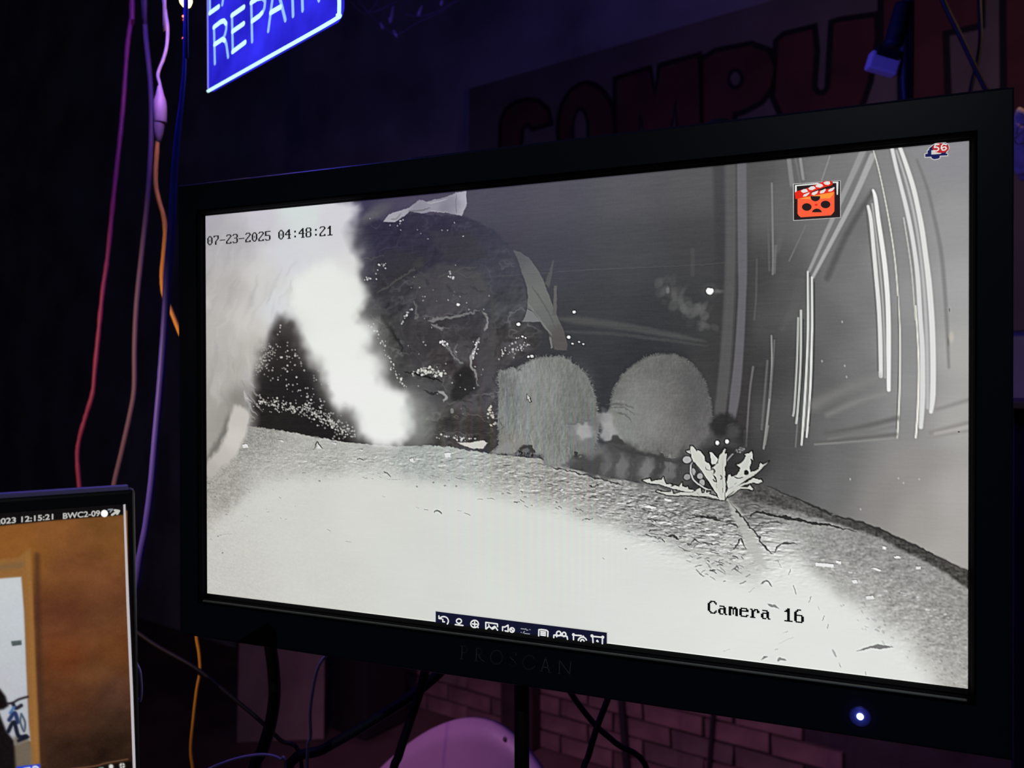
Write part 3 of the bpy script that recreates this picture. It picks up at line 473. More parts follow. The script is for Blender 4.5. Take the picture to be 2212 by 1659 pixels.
def box_bm(bm, c, s, rot=None):
    r = bmesh.ops.create_cube(bm, size=1.0); vs = r['verts']
    M = Matrix.Translation(Vector(c)) @ (rot.to_4x4() if rot else Matrix.Identity(4)) @ Matrix.Diagonal((*s, 1))
    bmesh.ops.transform(bm, matrix=M, verts=vs); return vs
def box(name, c, s, material, parent=None, bevel=0.0, rot=None, seg=2):
    bm = bmesh.new(); box_bm(bm, c, s, rot)
    if bevel: bmesh.ops.bevel(bm, geom=bm.edges[:], offset=bevel, segments=seg, affect='EDGES', profile=.5)
    return obj(name, bm_mesh(bm, name), material, parent)
def crom(pts, n=6):
    out = []; m = len(pts)
    for i in range(m-1):
        a, b, c, d = pts[max(i-1, 0)], pts[i], pts[i+1], pts[min(i+2, m-1)]
        for k in range(n):
            t = k/n; out.append(.5*((2*b)+(-a+c)*t+(2*a-5*b+4*c-d)*t*t+(-a+3*b-3*c+d)*t**3))
    out.append(pts[-1]); return out
def tube_mesh(name, pts, radii, sides=10, n=6, lump=0.0, seed=1):
    pts = [Vector(p) for p in pts]; path = crom(pts, n) if len(pts) > 2 else pts
    rr = np.interp(np.linspace(0, 1, len(path)), np.linspace(0, 1, np.size(radii)), np.atleast_1d(radii)); rnd = random.Random(seed)
    V, F = [], []; up = Vector((0.3, 1, .2)).normalized()
    for i, p in enumerate(path):
        t = (path[min(i+1, len(path)-1)]-path[max(i-1, 0)]).normalized(); x = t.cross(up).normalized(); y = x.cross(t); k = 1+lump*(rnd.random()-.5)
        for j in range(sides):
            a = 2*math.pi*j/sides; V.append(p+(x*math.cos(a)+y*math.sin(a))*rr[i]*k)
    for i in range(len(path)-1):
        for j in range(sides):
            a, b = i*sides+j, i*sides+(j+1) % sides; F.append((a, b, b+sides, a+sides))
    F.append(tuple(range(sides))[::-1]); F.append(tuple((len(path)-1)*sides+j for j in range(sides)))
    return mesh_from(name, V, F, True)
def tube(name, pts, radii, material, parent=None, **k): return obj(name, tube_mesh(name, pts, radii, **k), material, parent)
def lathe_mesh(name, prof, axis_a, axis_b, sides=20):
    """Surface of revolution: PROF is (t, radius) with t in metres along the line from axis_a towards axis_b."""
    a = Vector(axis_a); t = (Vector(axis_b)-a).normalized(); x = t.orthogonal().normalized(); y = t.cross(x); V, F = [], []
    for s, r in prof:
        for j in range(sides):
            q = 2*math.pi*j/sides; V.append(a+t*s+(x*math.cos(q)+y*math.sin(q))*max(r, 1e-5))
    for i in range(len(prof)-1):
        for j in range(sides):
            p, q = i*sides+j, i*sides+(j+1) % sides; F.append((p, q, q+sides, p+sides))
    F.append(tuple(range(sides))[::-1]); F.append(tuple((len(prof)-1)*sides+j for j in range(sides)))
    return mesh_from(name, V, F, True)
def ribbon(lines, width, caps=True):
    """2-D strokes as flat strips with round joints: returns (verts2d, faces)."""
    V, F = [], []
    for ln in lines:
        for (ax, ay), (bx, by) in zip(ln[:-1], ln[1:]):
            dx, dy = bx-ax, by-ay; d = math.hypot(dx, dy) or 1e-9; nx, ny = -dy/d*width/2, dx/d*width/2; k = len(V)
            V += [(ax+nx, ay+ny), (ax-nx, ay-ny), (bx-nx, by-ny), (bx+nx, by+ny)]; F.append((k, k+1, k+2, k+3))
        if caps:
            for (x, y) in ln:
                k = len(V); V += [(x+math.cos(q*math.pi/4)*width/2, y+math.sin(q*math.pi/4)*width/2) for q in range(8)]; F.append(tuple(range(k, k+8)))
    return V, F
def arc(cx, cy, rx, ry, a0, a1, n=14): return [(cx+rx*math.cos(math.radians(a0+(a1-a0)*i/n)), cy+ry*math.sin(math.radians(a0+(a1-a0)*i/n))) for i in range(n+1)]

class Flat:
    """Flat print gathered in a plane's own 2-D coordinates, several colours in one mesh; place(x, y, lift) gives the 3-D point."""
    def __init__(s, place): s.place, s.V, s.F, s.M, s.mats = place, [], [], [], []
    def _add(s, v2, faces, m, lift):
        if m not in s.mats: s.mats.append(m)
        k = len(s.V); s.V += [s.place(x, y, lift) for x, y in v2]; s.F += [tuple(k+i for i in f) for f in faces]; s.M += [s.mats.index(m)]*len(faces)
    def poly(s, pts, m, lift=0.0): s._add(pts, [tuple(range(len(pts)))], m, lift); return s
    def lines(s, lines, w, m, lift=0.0): v, f = ribbon(lines, w); s._add(v, f, m, lift); return s
    def build(s, name, parent=None):
        me = mesh_from(name, s.V, s.F); o = obj(name, me, s.mats, parent)
        me.polygons.foreach_set('material_index', s.M); return o

def picture_grid(name, C, place, parent):
    """The picture as a fine flat grid whose points carry the colours (row 0 is the top)."""
    ny, nx, _ = C.shape
    P = np.array([place(u, v) for v in (0, 1) for u in (0, 1)], float)      # corners: tl, tr, bl, br
    u = np.linspace(0, 1, nx)[None, :, None]; v = np.linspace(0, 1, ny)[:, None, None]
    co = (P[0]*(1-u)+P[1]*u)*(1-v)+(P[2]*(1-u)+P[3]*u)*v
    idx = np.arange(nx*ny).reshape(ny, nx); q = np.stack([idx[:-1, :-1], idx[1:, :-1], idx[1:, 1:], idx[:-1, 1:]], -1).reshape(-1, 4)
    me = bpy.data.meshes.new(name); me.vertices.add(nx*ny); me.vertices.foreach_set('co', co.astype(np.float32).ravel())
    me.loops.add(q.size); me.loops.foreach_set('vertex_index', q.astype(np.int32).ravel()); me.polygons.add(len(q)); me.polygons.foreach_set('loop_start', np.arange(0, q.size, 4, dtype=np.int32))
    me.update(calc_edges=True)
    a = me.color_attributes.new('picture', 'FLOAT_COLOR', 'POINT'); a.data.foreach_set('color', np.concatenate([lin(C), np.ones((ny, nx, 1))], -1).astype(np.float32).ravel())
    return obj(name, me, pixels_mat(name+'_pixels'), parent)

# 8 x 10 dot letters of the recorder's on-screen display
DOTS = {'0': '386CC6C6D6D6C6C66C38', '1': '1838781818181818187E', '2': '7CC6060C183060C0C6FE', '3': '7CC606063C060606C67C', '4': '0C1C3C6CCCFE0C0C0C1E', '5': 'FEC0C0C0FC060606C67C', '6': '3860C0C0FCC6C6C6C67C',
        '7': 'FEC606060C1830303030', '8': '7CC6C6C67CC6C6C6C67C', ':': '00001818000000181800', '-': '0000000000FE00000000', 'C': '3C66C2C0C0C0C0C2663C', 'a': '000000780C7CCCCCCC76', 'm': '000000ECFED6D6D6D6C6', 'e': '0000007CC6FEC0C0C67C', 'r': '000000DC7666606060F0', ' ': '00'*10}
def dot_text(F, text, x0, y0, dx, dy, m, lift):
    """TEXT from its upper left corner; every run of set dots in a row becomes one rectangle."""
    for i, ch in enumerate(text):
        b = bytes.fromhex(DOTS[ch])
        for r in range(10):
            c = 0
            while c < 8:
                if b[r] >> (7-c) & 1:
                    e = c
                    while e < 8 and b[r] >> (7-e) & 1: e += 1
                    xa, xb, ya, yb = x0+(i*8+c)*dx, x0+(i*8+e)*dx, y0-r*dy, y0-(r+1)*dy
                    F.poly([(xa, yb), (xb, yb), (xb, ya), (xa, ya)], m, lift); c = e
                else: c += 1

# ================================================================ the room
WALL_E = -(Vector(AX_R)*(-2430/FPX)+Vector(AX_F)); WALL_E.z = 0; WALL_E.normalize()       # along the back wall, towards the right
WALL_N = Vector((WALL_E.y, -WALL_E.x, 0))                                             # out of the wall, towards the room
WALL_P = at(1200, 1500, 3.0); WALL_P.z = 0; WALL_A = math.atan2(WALL_E.y, WALL_E.x); CEIL = 4.2
def on_wall(px, py, off=0.0):
    d = sight(px, py); p0 = WALL_P+WALL_N*off; t = (p0-CAM).dot(WALL_N)/d.dot(WALL_N); return CAM+d*t
def wall_xy(p): q = Vector(p)-WALL_P; return q.dot(WALL_E), q.z

M_wall = mat('whitewashed_mortar', (.46, .44, .46), .9, var=.35, scale=3.0, bump=.3)
M_brick = mat('old_brick', (.27, .16, .15), .85, var=.45, scale=9.0, bump=.5)
M_floor = mat('worn_dark_boards', (.20, .12, .11), .7, var=.4, scale=4.0, bump=.2)
M_ceil = mat('dark_ceiling', (.03, .028, .03), .9)
room = Matrix.Translation(WALL_P) @ Matrix.Rotation(WALL_A, 4, 'Z')
def slab(name, c, s, m): o = box(name, c, s, m); o.matrix_world = room; return tag(o, kind='structure')
wall = slab('wall_back', (-.5, .1, CEIL/2), (11.0, .2, CEIL), M_wall); slab('floor', (-.5, -3.0, -.05), (11.0, 6.4, .1), M_floor)
slab('ceiling', (-.5, -3.0, CEIL+.05), (11.0, 6.4, .1), M_ceil); slab('wall_left', (-6.1, -3.0, CEIL/2), (.2, 6.4, CEIL), M_wall); slab('wall_right', (5.1, -3.0, CEIL/2), (.2, 6.4, CEIL), M_wall)
tag(wall, 'dark brick wall behind the television', None)
o = slab('trim_2', ((wall_xy(on_wall(660, 1500))[0]+wall_xy(on_wall(1790, 1500))[0])/2+.1, -.0015, .31), (3.6, .003, .62), mat('dark_mortar', (.07, .05, .06), .9, var=.3, scale=12)); tag(o, 'dark mortar bed behind the bricks')
brick_me = []
for k in range(4):
    bm = bmesh.new(); box_bm(bm, (0, 0, 0), (.205, .022, .056)); rb = random.Random(k)
    for v in bm.verts: v.co += Vector((rb.uniform(-.003, .003), rb.uniform(-.003, .003), rb.uniform(-.003, .003)))
    me = bm_mesh(bm, 'brick'); me.materials.append(M_brick if k % 2 else mat('brick_tone_%d' % k, (.32-.05*k, .19-.02*k, .18-.02*k), .85, var=.4, scale=9.0, bump=.5)); brick_me.append(me)
s0 = wall_xy(on_wall(660, 1500))[0]; s1 = wall_xy(on_wall(1790, 1500))[0]; nb = 0
for row in range(9):
    s = s0-(.1 if row % 2 else 0)+.02
    while s < s1:
        o = bpy.data.objects.new('brick', brick_me[R_.randrange(4)]); col.objects.link(o); o.parent = wall
        o.location = (s, -.008-R_.uniform(0, .006), .034+row*.066); o.rotation_euler.y = R_.uniform(-.01, .01); s += .215; nb += 1
# timber post and thin conduit on the brickwork
xa, xb = wall_xy(on_wall(1108, 1560))[0], wall_xy(on_wall(1176, 1560))[0]
M_post = mat('dark_stained_timber', (.055, .03, .032), .8, var=.3, scale=14)
o = box('trim_1', ((xa+xb)/2, -.05, .45), (xb-xa, .06, .9), M_post, bevel=.006); o.matrix_world = room
tag(o, 'dark timber post against the brick wall below the television', kind='structure')
for (a, b, w, nm, lab) in [((1345, 1552), (1352, 1700), 16, 'conduit_pipe', 'thick dark conduit pipe on the bricks right of the timber post'), ((1540, 1538), (1530, 1700), 9, 'conduit_pipe', 'thin dark conduit pipe furthest right on the brick wall')]:
    p, q = on_wall(*a, .035), on_wall(*b, .035); q = q+(q-p)*.4; q.z = max(q.z, .005); p2 = p+(p-q).normalized()*.25
    o = tube(nm, [p2, p, q], w*2.7/FPX/2, mat(nm+'_paint', (.03, .025, .035), .7)); tag(o, lab, 'pipe')

# painted board sign on the wall
M_board = mat('cream_sign_paint', (.22, .185, .150), .9, var=.18, scale=5.0); M_red = mat('faded_red_paint', (.15, .045, .038), .85, var=.3, scale=6.0); M_line = mat('black_outline_paint', (.012, .011, .012), .85)
sign = empty('painted_sign', room @ Vector((0, -.02, 1.0)), WALL_A); tag(sign, 'cream board with big red outlined COMPUTER lettering behind the television', 'sign')
inv = sign.matrix_basis.inverted()
def wl(px, py, off=.03): p = inv @ on_wall(px, py, off); return p.x, p.z
def plate(name, pts, m, y0, y1, parent):
    n = len(pts); V = [(x, y0, z) for x, z in pts]+[(x, y1, z) for x, z in pts]; F = [tuple(range(n)), tuple(range(2*n-1, n-1, -1))]+[(i, i+n, (i+1) % n+n, (i+1) % n) for i in range(n)]
    o = obj(name, mesh_from(name, V, F), m, parent); bm = bmesh.new(); bm.from_mesh(o.data); bmesh.ops.recalc_face_normals(bm, faces=bm.faces); bm.to_mesh(o.data); bm.free(); return o
bl = [wl(1010, 190), wl(1720, -18), wl(2370, -208)]
plate('board', [(bl[0][0], bl[0][1]-1.0), (bl[2][0], bl[0][1]-1.0), bl[2], bl[1], bl[0]], M_board, 0, .012, sign)
def offset(pts, d):
    n = len(pts); ar = sum(pts[i][0]*pts[(i+1) % n][1]-pts[(i+1) % n][0]*pts[i][1] for i in range(n)); sg = 1 if ar > 0 else -1; out = []
    for i in range(n):
        (ax, ay), (bx, by), (cx, cy) = pts[i-1], pts[i], pts[(i+1) % n]
        e1 = Vector((bx-ax, by-ay)).normalized(); e2 = Vector((cx-bx, cy-by)).normalized(); n1 = Vector((e1.y, -e1.x))*sg; n2 = Vector((e2.y, -e2.x))*sg; nn = n1+n2
        nn = nn/max(nn.length, .3); k = d/max(.45, nn.dot(n1)); out.append((bx+nn.x*k, by+nn.y*k))
    return out
def ell(cx, cy, rx, ry, n=24): return [(cx+rx*math.cos(2*math.pi*i/n), cy+ry*math.sin(2*math.pi*i/n)) for i in range(n)]
letters = [
    ([(1082,262),(1092,238),(1112,224),(1138,218),(1160,222),(1178,238),(1183,262),(1150,272),(1136,262),(1122,274),(1118,320),(1130,345),(1180,330),(1182,372),(1140,392),(1100,380),(1080,330)], [], []),
    (ell(1264, 275, 58, 92), [ell(1252, 282, 13, 44, 14)], []),
    ([(1330,172),(1398,151),(1413,212),(1426,144),(1504,123),(1512,340),(1466,350),(1458,205),(1436,330),(1400,338),(1380,230),(1374,360),(1330,370)], [], []),
    ([(1518,128),(1545,112),(1619,98),(1655,112),(1670,144),(1662,184),(1641,215),(1604,235),(1580,241),(1578,330),(1518,342)], [ell(1587, 169, 10, 15, 14)], []),
    ([(1680,88),(1692,77),(1752,62),(1757,110),(1751,190),(1762,205),(1780,205),(1792,188),(1800,50),(1812,46),(1886,36),(1888,80),(1872,175),(1850,240),(1800,290),(1740,296),(1695,256),(1673,207)], [], []),
    ([(1908,-2),(2112,-46),(2112,48),(2034,65),(2040,215),(2042,320),(1952,335),(1950,86),(1908,96)], [], []),
    ([(2173,-61),(2338,-97),(2338,-29),(2253,-9),(2255,51),(2328,35),(2328,91),(2256,109),(2258,171),(2348,151),(2350,231),(2176,271)], [], [])]
for out_, holes, _ in letters:
    p = [wl(*q) for q in out_]
    lt = plate('letter', p, M_red, -.003, -.0004, sign)
    plate('letter_outline', offset(p, .017), M_line, -.0016, -.0002, lt)
    for h in holes:
        hp = [wl(*q) for q in h]; plate('letter_outline', offset(hp, .012), M_line, -.0042, -.0006, lt); plate('letter_counter', hp, M_board, -.0052, -.0007, lt)

# things standing at the wall
def floor_at(px, py): d = sight(px, py); return CAM+d*(-CAM.z/d.z)
M_ply = mat('brown_plywood', (.52, .36, .34), .8, var=.2, scale=7.0)
p = floor_at(512, 1604); q = floor_at(700, 1596); mid = (p+q)/2; ang = math.atan2((q-p).y, (q-p).x)
o = box('plywood_sheet', (0, 0, .29), ((q-p).length, .018, .58), M_ply, bevel=.003); o.location = (mid.x, mid.y, 0); o.rotation_euler = (-.12, 0, ang); o.location.z = .001
tag(o, 'brown plywood sheet leaning by the brick wall, left below the television', 'board')
p = floor_at(765, 1552); q = floor_at(850, 1572); mid = (p+q)/2
t = empty('storage_box', (mid.x, mid.y-.03, 0), WALL_A); tag(t, 'dark storage box with a lid beside the plywood sheet', 'box')
w = (q-p).length
box('body', (0, 0, .17), (w, .22, .34), mat('dark_box_plastic', (.03, .026, .03), .6), t, .012); box('lid', (0, 0, .355), (w+.02, .24, .03), mat('dark_box_lid', (.045, .035, .04), .55), t, .01)

# ================================================================ workbench
M_bench = mat('workbench_board', (.10, .075, .06), .6, var=.3, scale=5.0); BENCH = .87
bench = empty('workbench', (0, 0, 0)); tag(bench, 'wooden workbench under the television, mostly below the picture', 'workbench')
bx0, bx1, by0, by1 = -.74, .72, -.30, .20
box('top', ((bx0+bx1)/2, (by0+by1)/2, BENCH-.015), (bx1-bx0, by1-by0, .03), M_bench, bench, .003)
for x in (bx0+.06, bx1-.06):
    for y in (by0+.06, by1-.06): box('leg', (x, y, (BENCH-.03)/2), (.06, .06, BENCH-.03), M_bench, bench, .003)

# ================================================================ television
SW, SH = .2655, .1493
M_gloss = mat('gloss_black_plastic', (.020, .024, .038), .34, spec=.18); M_matt = mat('matt_black_plastic', (.010, .010, .012), .55); M_lip = mat('screen_lit_ledge', (.20, .20, .185), .42, spec=.6)
tv = empty('television', (0, .06, BENCH)); tag(tv, 'large flat television with black bezel showing a night camera picture', 'television')
def tvo(o): o.parent = tv; o.matrix_parent_inverse = tv.matrix_basis.inverted(); return o
IN = (-SW-.0012, SW+.0012, SCREEN_Z-SH-.0034, SCREEN_Z+SH+.0012); OUT = (-.2885, .2862, SCREEN_Z-.1835, SCREEN_Z+.1745)
def ring(name, prof, material, inn=IN, out=OUT):
    """PROF: (t, y) - t runs from the inner opening (0) to the outer outline (1), y is depth."""
    V, F = [], []
    for t, y in prof:
        r = [a+(b-a)*t for a, b in zip(inn, out)]; V += [(r[0], y, r[2]), (r[1], y, r[2]), (r[1], y, r[3]), (r[0], y, r[3])]
    for i in range(len(prof)-1):
        for j in range(4):
            a, b = i*4+j, i*4+(j+1) % 4; F.append((a, a+4, b+4, b))
    me = mesh_from(name, V, F); bm = bmesh.new(); bm.from_mesh(me); bmesh.ops.recalc_face_normals(bm, faces=bm.faces); bm.to_mesh(me); bm.free()
    return tvo(obj(name, me, material))
bezel = ring('bezel', [(.0, .0015), (.0, -.0035), (.07, -.0060), (.10, -.0064), (.93, -.0064), (.965, -.0058), (.985, -.0046), (1.0, -.0022), (1.0, .020)], M_gloss)
M_dull = mat('dull_black_edge', (.0015, .0015, .004), .9, spec=.1)  # inner lip coloured darker so that it shows no screen glow
lip = ring('inner_lip', [(-.001, .0012), (-.001, -.0034), (.05, -.0062), (.075, -.0066), (.10, -.0068), (.11, -.0062)], M_dull); lip.parent = bezel; lip.matrix_parent_inverse = Matrix.Identity(4)
bm = bmesh.new(); box_bm(bm, (0, -.0048, IN[2]-.0017), (2*SW-.002, .0040, .0016), Matrix.Rotation(-.5, 3, 'X')); bmesh.ops.bevel(bm, geom=bm.edges[:], offset=.0005, segments=2, affect='EDGES', profile=.5)
ledge = obj('lower_ledge', bm_mesh(bm, 'lower_ledge'), M_lip, bezel)  # its grey stands for screen light caught by the black lower lip
bm = bmesh.new(); box_bm(bm, (-.001, .022, SCREEN_Z-.006), (.560, .030, .340)); bmesh.ops.bevel(bm, geom=bm.edges[:], offset=.008, segments=3, affect='EDGES', profile=.5)
back = tvo(obj('back_housing', bm_mesh(bm, 'back_housing'), M_matt))
bm = bmesh.new(); box_bm(bm, (.100, .012, SCREEN_Z+.1752), (.372, .012, .0065)); bmesh.ops.bevel(bm, geom=bm.edges[:], offset=.002, segments=2, affect='EDGES', profile=.5)
rim = tvo(obj('top_vent_strip', bm_mesh(bm, 'top_vent_strip'), M_gloss))
hb = at(1560, 262, .54); o = tvo(obj('bracket_knob', lathe_mesh('bracket_knob', [(0, .0), (.0, .0125), (.012, .0135), (.02, .011), (.021, 0)], (hb.x, .026, SCREEN_Z+.1735), (hb.x, .06, SCREEN_Z+.1735), 24), M_gloss))
# ---- the screen and its picture
C1 = paint_yard(1200, 675)
scr = tvo(picture_grid('screen', C1, lambda u, v: (-SW+2*SW*u, 0, SCREEN_Z+SH-2*SH*v), None))
def S(px, py): u, v = to_uv(px, py); return -SW+2*SW*u, SH-2*SH*v
def on_screen(x, y, lift): return (x, -.0003-lift*5, SCREEN_Z+y)
def sub(o, parent): o.parent = parent; o.matrix_parent_inverse = tv.matrix_basis.inverted() @ Matrix.Identity(4) if parent is tv else Matrix.Identity(4); return o
INK = glow('osd_black', L3(12, 12, 14), 1, False); WHT = glow('osd_white', L3(226, 228, 226), 1, False); BAR = glow('osd_bar_navy', L3(20, 22, 46), 1, False); GRY = glow('osd_grey', L3(140, 142, 150), 1, False)
RED = glow('osd_red', L3(226, 44, 28), 1, False); ORA = glow('osd_orange', L3(252, 96, 62), 1, False); NAV = glow('osd_bell_navy', L3(26, 32, 84), 1, False); DRED = glow('osd_badge_red', L3(184, 40, 38), 1, False); HALO = glow('osd_halo', L3(206, 207, 204), 1, False); INK2 = glow('osd_ink_soft', L3(22, 26, 24), 1, False)
ORL = glow('osd_orange_light', L3(255, 150, 60), 1, False); BLK = glow('osd_icon_black', L3(38, 30, 32), 1, False)
# time stamp
x0, y0 = S(449, 512); x1, y1 = S(722, 489); F = Flat(on_screen); dx = (x1-x0)/(19*8); hh = abs(S(452, 513)[1]-S(452, 533)[1]); dot_text(F, '07-23-2025 04:48:21', x0, y0, dx, hh/10, INK2, .0)
sub(F.build('timestamp_text'), scr)
x0, y0 = S(1527, 1296.5); x1, y1 = S(1738, 1300); hh = abs(S(1540, 1297)[1]-S(1540, 1325)[1]); F = Flat(on_screen); dot_text(F, 'Camera 16', x0, y0, (x1-x0)/(9*8), hh/10, INK, .0)
sub(F.build('camera_name_text'), scr)
# mouse pointer
F = Flat(on_screen); F.poly([S(*p) for p in [(1137.5,850.5),(1138,866),(1141,864),(1144,871),(1149.5,869),(1146.5,862),(1148,861)]], INK, 0); F.poly([S(*p) for p in [(1139.5,853),(1140,864),(1142,862),(1145,869),(1147.5,868),(1144.5,861),(1146,860)]], HALO, .0001); sub(F.build('mouse_pointer'), scr)
# recording icon
sc_ = 130/2054.0; I = lambda pts: [S(1700+a*sc_, 380+b*sc_) for a, b in pts]
F = Flat(on_screen); F.poly(I([(240,1530),(1865,1420),(1860,145),(235,265)]), HALO, 0); F.poly(I([(258,1512),(1845,1408),(1843,162),(262,285)]), BLK, .00004)
F.poly(I([(300,315),(300,560),(365,560),(365,350),(1100,285),(1100,235)]), WHT, .00008); F.poly(I([(1590,200),(1590,245),(1715,240),(1725,640),(1770,640),(1790,190)]), WHT, .00008)
F.poly(I([(390,780),(560,745),(1650,545),(1645,1200),(1590,1280),(1520,1345),(500,1412),(440,1370),(388,1290)]), ORA, .00008); F.poly(I([(400,785),(1300,600),(1640,545),(1600,640),(1500,760),(800,790)]), ORL, .00010)
F.poly(I([(295,570),(380,520),(700,430),(1300,180),(1560,175),(1590,310),(1300,390),(760,580),(1640,400),(1650,545),(560,745),(400,775),(320,800)]), RED, .00012); F.poly(I([(760,520),(1300,360),(1640,330),(1640,400),(1150,450),(700,600)]), BLK, .00011)
for p in [[(500,510),(600,455),(700,450),(755,540),(600,585),(545,565)],[(760,430),(850,360),(950,355),(1015,425),(900,490),(800,480)],[(1000,350),(1110,250),(1230,290),(1270,350),(1170,405),(1050,390)],[(1270,235),(1370,190),(1490,195),(1510,270),(1440,315),(1340,300)],
          [(570,710),(610,640),(800,560),(790,610),(680,705)],[(865,640),(900,570),(1095,500),(1070,590),(960,665)],[(1150,590),(1170,520),(1340,440),(1360,480),(1290,580),(1180,605)],[(1430,525),(1460,470),(1640,380),(1660,420),(1570,520),(1490,540)]]: F.poly(I(p), WHT, .00016)
for (cx, cy, rx, ry, a0, a1) in [(705,1065,165,130,0,360),(1345,978,165,130,0,360),(1000,720,165,150,-10,190),(1050,1270,170,150,190,350)]: F.poly(I(arc(cx, cy, rx, ry, a0, a1-(15 if a1-a0 == 360 else 0), 20)), BLK, .00016)
F.poly(I([(980,965),(1070,955),(1072,1018),(982,1025)]), RED, .00016); sub(F.build('recording_icon'), scr)
# alarm bell with its count
k = 100/2212.0; I = lambda pts: [S(1980+a*k, 295+b*k) for a, b in pts]
F = Flat(on_screen); bell = [(460,820),(570,805),(575,650),(640,640),(660,540),(760,470),(850,390),(960,330),(1430,290),(1560,380),(1600,520),(1500,690),(1440,790),(1525,800),(1525,885),(1160,905),(1150,1000),(1060,1050),(880,1070),(770,1020),(750,950),(465,965)]
F.poly([S(1980+a*k, 295+b*k) for a, b in offset(bell, 34)], HALO, 0); F.poly(I(bell), NAV, .00004); F.poly(I([(755,650),(830,640),(1240,780),(1180,815),(755,850)]), HALO, .00008)
F.poly(I(arc(1200, 540, 395, 235, 0, 345, 23)), DRED, .0001)
sv = lambda lines: [I(l) for l in lines]
F.lines(sv([[(1110,375),(940,385),(900,520),(1000,500),(1090,540),(1100,620),(1010,690),(870,670)]]), .00062, WHT, .00016); F.lines(sv([[(1470,385),(1330,350),(1240,440),(1225,560),(1290,650),(1400,640),(1470,560),(1420,490),(1310,510),(1240,570)]]), .00062, WHT, .00016)
sub(F.build('alarm_icon'), scr)
# tool bar
k = 410/2212.0; T2 = lambda a, b: S(920+a*k, 1300+b*k); I = lambda lines: [[T2(a, b) for a, b in l] for l in lines]
b0 = [(940.4, 1321), (1309.5, 1366.5)]; yb = -SH; xA, yA = S(*b0[0]); xB, yB = S(*b0[1])
F = Flat(on_screen); F.poly([(xA-.0006, yb), (xB+.0006, yb), (xB+.0006, yB+.0006), (xA-.0006, yA+.0006)], HALO, 0); F.poly([(xA, yb), (xB, yb), (xB, yB), (xA, yA)], BAR, .00004); bar = sub(F.build('tool_bar'), scr)
icons = [[arc(205,225,55,52,215,400,14), [(150,195),(150,165)], [(150,195),(180,198)], [(195,205),(195,232),(215,234)]], [arc(383,225,30,26,0,360,14), [(383,250),(383,270)], [(340,266),(430,276)]], [arc(565,258,45,42,0,360,18), [(540,258),(592,262)], [(566,235),(566,285)], [(598,290),(606,300)]],
    [[(695,315),(695,240),(830,258),(832,290)], [(700,315),(735,285),(760,310),(800,285),(832,330)], [(728,268),(732,270)], [(770,318),(795,305)]], [[(890,335),(890,292),(915,294),(955,272),(955,345),(920,338)], arc(1000,328,26,26,0,360,12), [(985,315),(1015,342)]],
    [[(1105,312),(1165,320),(1160,312)], [(1170,330),(1185,328)], [(1205,322),(1210,324)], [(1105,355),(1108,357)], [(1130,362),(1145,345)], [(1145,368),(1205,374)]], [[(1310,395),(1312,325),(1340,322),(1400,330),(1418,345),(1415,402)], [(1335,345),(1390,352)], [(1335,365),(1390,372)], [(1335,385),(1388,392)]],
    [[(1485,415),(1487,388),(1510,385),(1520,405)], arc(1543,368,26,26,0,360,12), arc(1605,378,22,24,0,360,12), [(1520,395),(1560,390),(1640,402),(1645,435)]], [[(1715,440),(1715,385)], arc(1715,382,10,10,0,360,8), [(1735,388),(1805,392)], [(1825,398),(1832,402)], arc(1818,455,48,45,190,345,10), arc(1818,460,20,22,190,345,8)],
    [arc(1930,395,10,10,0,360,8), arc(2055,410,10,10,0,360,8), [(1935,400),(2050,412)], [(1938,405),(1942,472)], [(2052,415),(2050,485)], [(1985,455),(2000,462),(1992,448)]]]
for i, ic in enumerate(icons):
    F = Flat(on_screen); F.lines(I(ic), .0010 if i not in (5,) else .0007, GRY if i in (5,) else WHT, .0001); sub(F.build('tool_icon'), scr)
# ---- brand lettering on the lower bezel, power light
def on_bezel(x, y, lift): return (x, -.00652-lift, SCREEN_Z+y)
M_brand = mat('grey_brand_print', (.16, .185, .195), .5)
def B(px, py):
    d = sight(px, py); t = (-.0065-CAM.y)/d.y; p = CAM+d*t; return p.x, p.z-SCREEN_Z
T3 = lambda pts: [B(920+a*k, 1300+b*k) for a, b in pts]
brand = [[[(425,515),(415,662)], [(400,664),(432,666)], [(405,515),(425,515)], arc(437,555,45,40,-100,95,12)], [[(592,540),(585,685)], [(572,688),(600,690)], arc(605,578,45,38,-100,95,12), [(610,612),(640,670),(682,698)]], [arc(823,646,70,80,0,360,28)],
    [[(1052,620),(1048,598)], arc(1015,632,36,34,-40,-190,10)+[(990,655),(1030,690),(1048,715)]+arc(1012,720,36,34,10,165,10)], [arc(1205,706,76,82,-50,-325,26), [(1258,640),(1262,660)]], [[(1345,805),(1395,655),(1440,820)], [(1365,760),(1425,768)], [(1332,806),(1360,810)], [(1425,820),(1452,824)]], [[(1555,832),(1558,682),(1675,845),(1688,698)], [(1540,835),(1568,838)], [(1675,697),(1698,700)]]]
for L_ in brand:
    F = Flat(on_bezel); F.lines([T3(l) for l in L_], .00062, M_brand, 0); sub(F.build('brand_letter'), bezel)
lx, lz = B(1858, 1548)
M_led = glow('power_light', (.42, .55, 1.0), 6.0)
led = sub(obj('power_light', lathe_mesh('power_light', [(0, .0019), (.0008, .0017), (.0011, .0)], (lx, -.0063, SCREEN_Z+lz), (lx, -.02, SCREEN_Z+lz), 20), M_led), bezel)
sub(obj('light_window', lathe_mesh('light_window', [(0, .0), (0, .0062), (.0004, .0060), (.0005, .0052), (.0002, .0048), (.0001, .0)], (lx, -.0063, SCREEN_Z+lz), (lx, -.02, SCREEN_Z+lz), 28), mat('blue_lens', (.05, .05, .2), .3)), bezel)
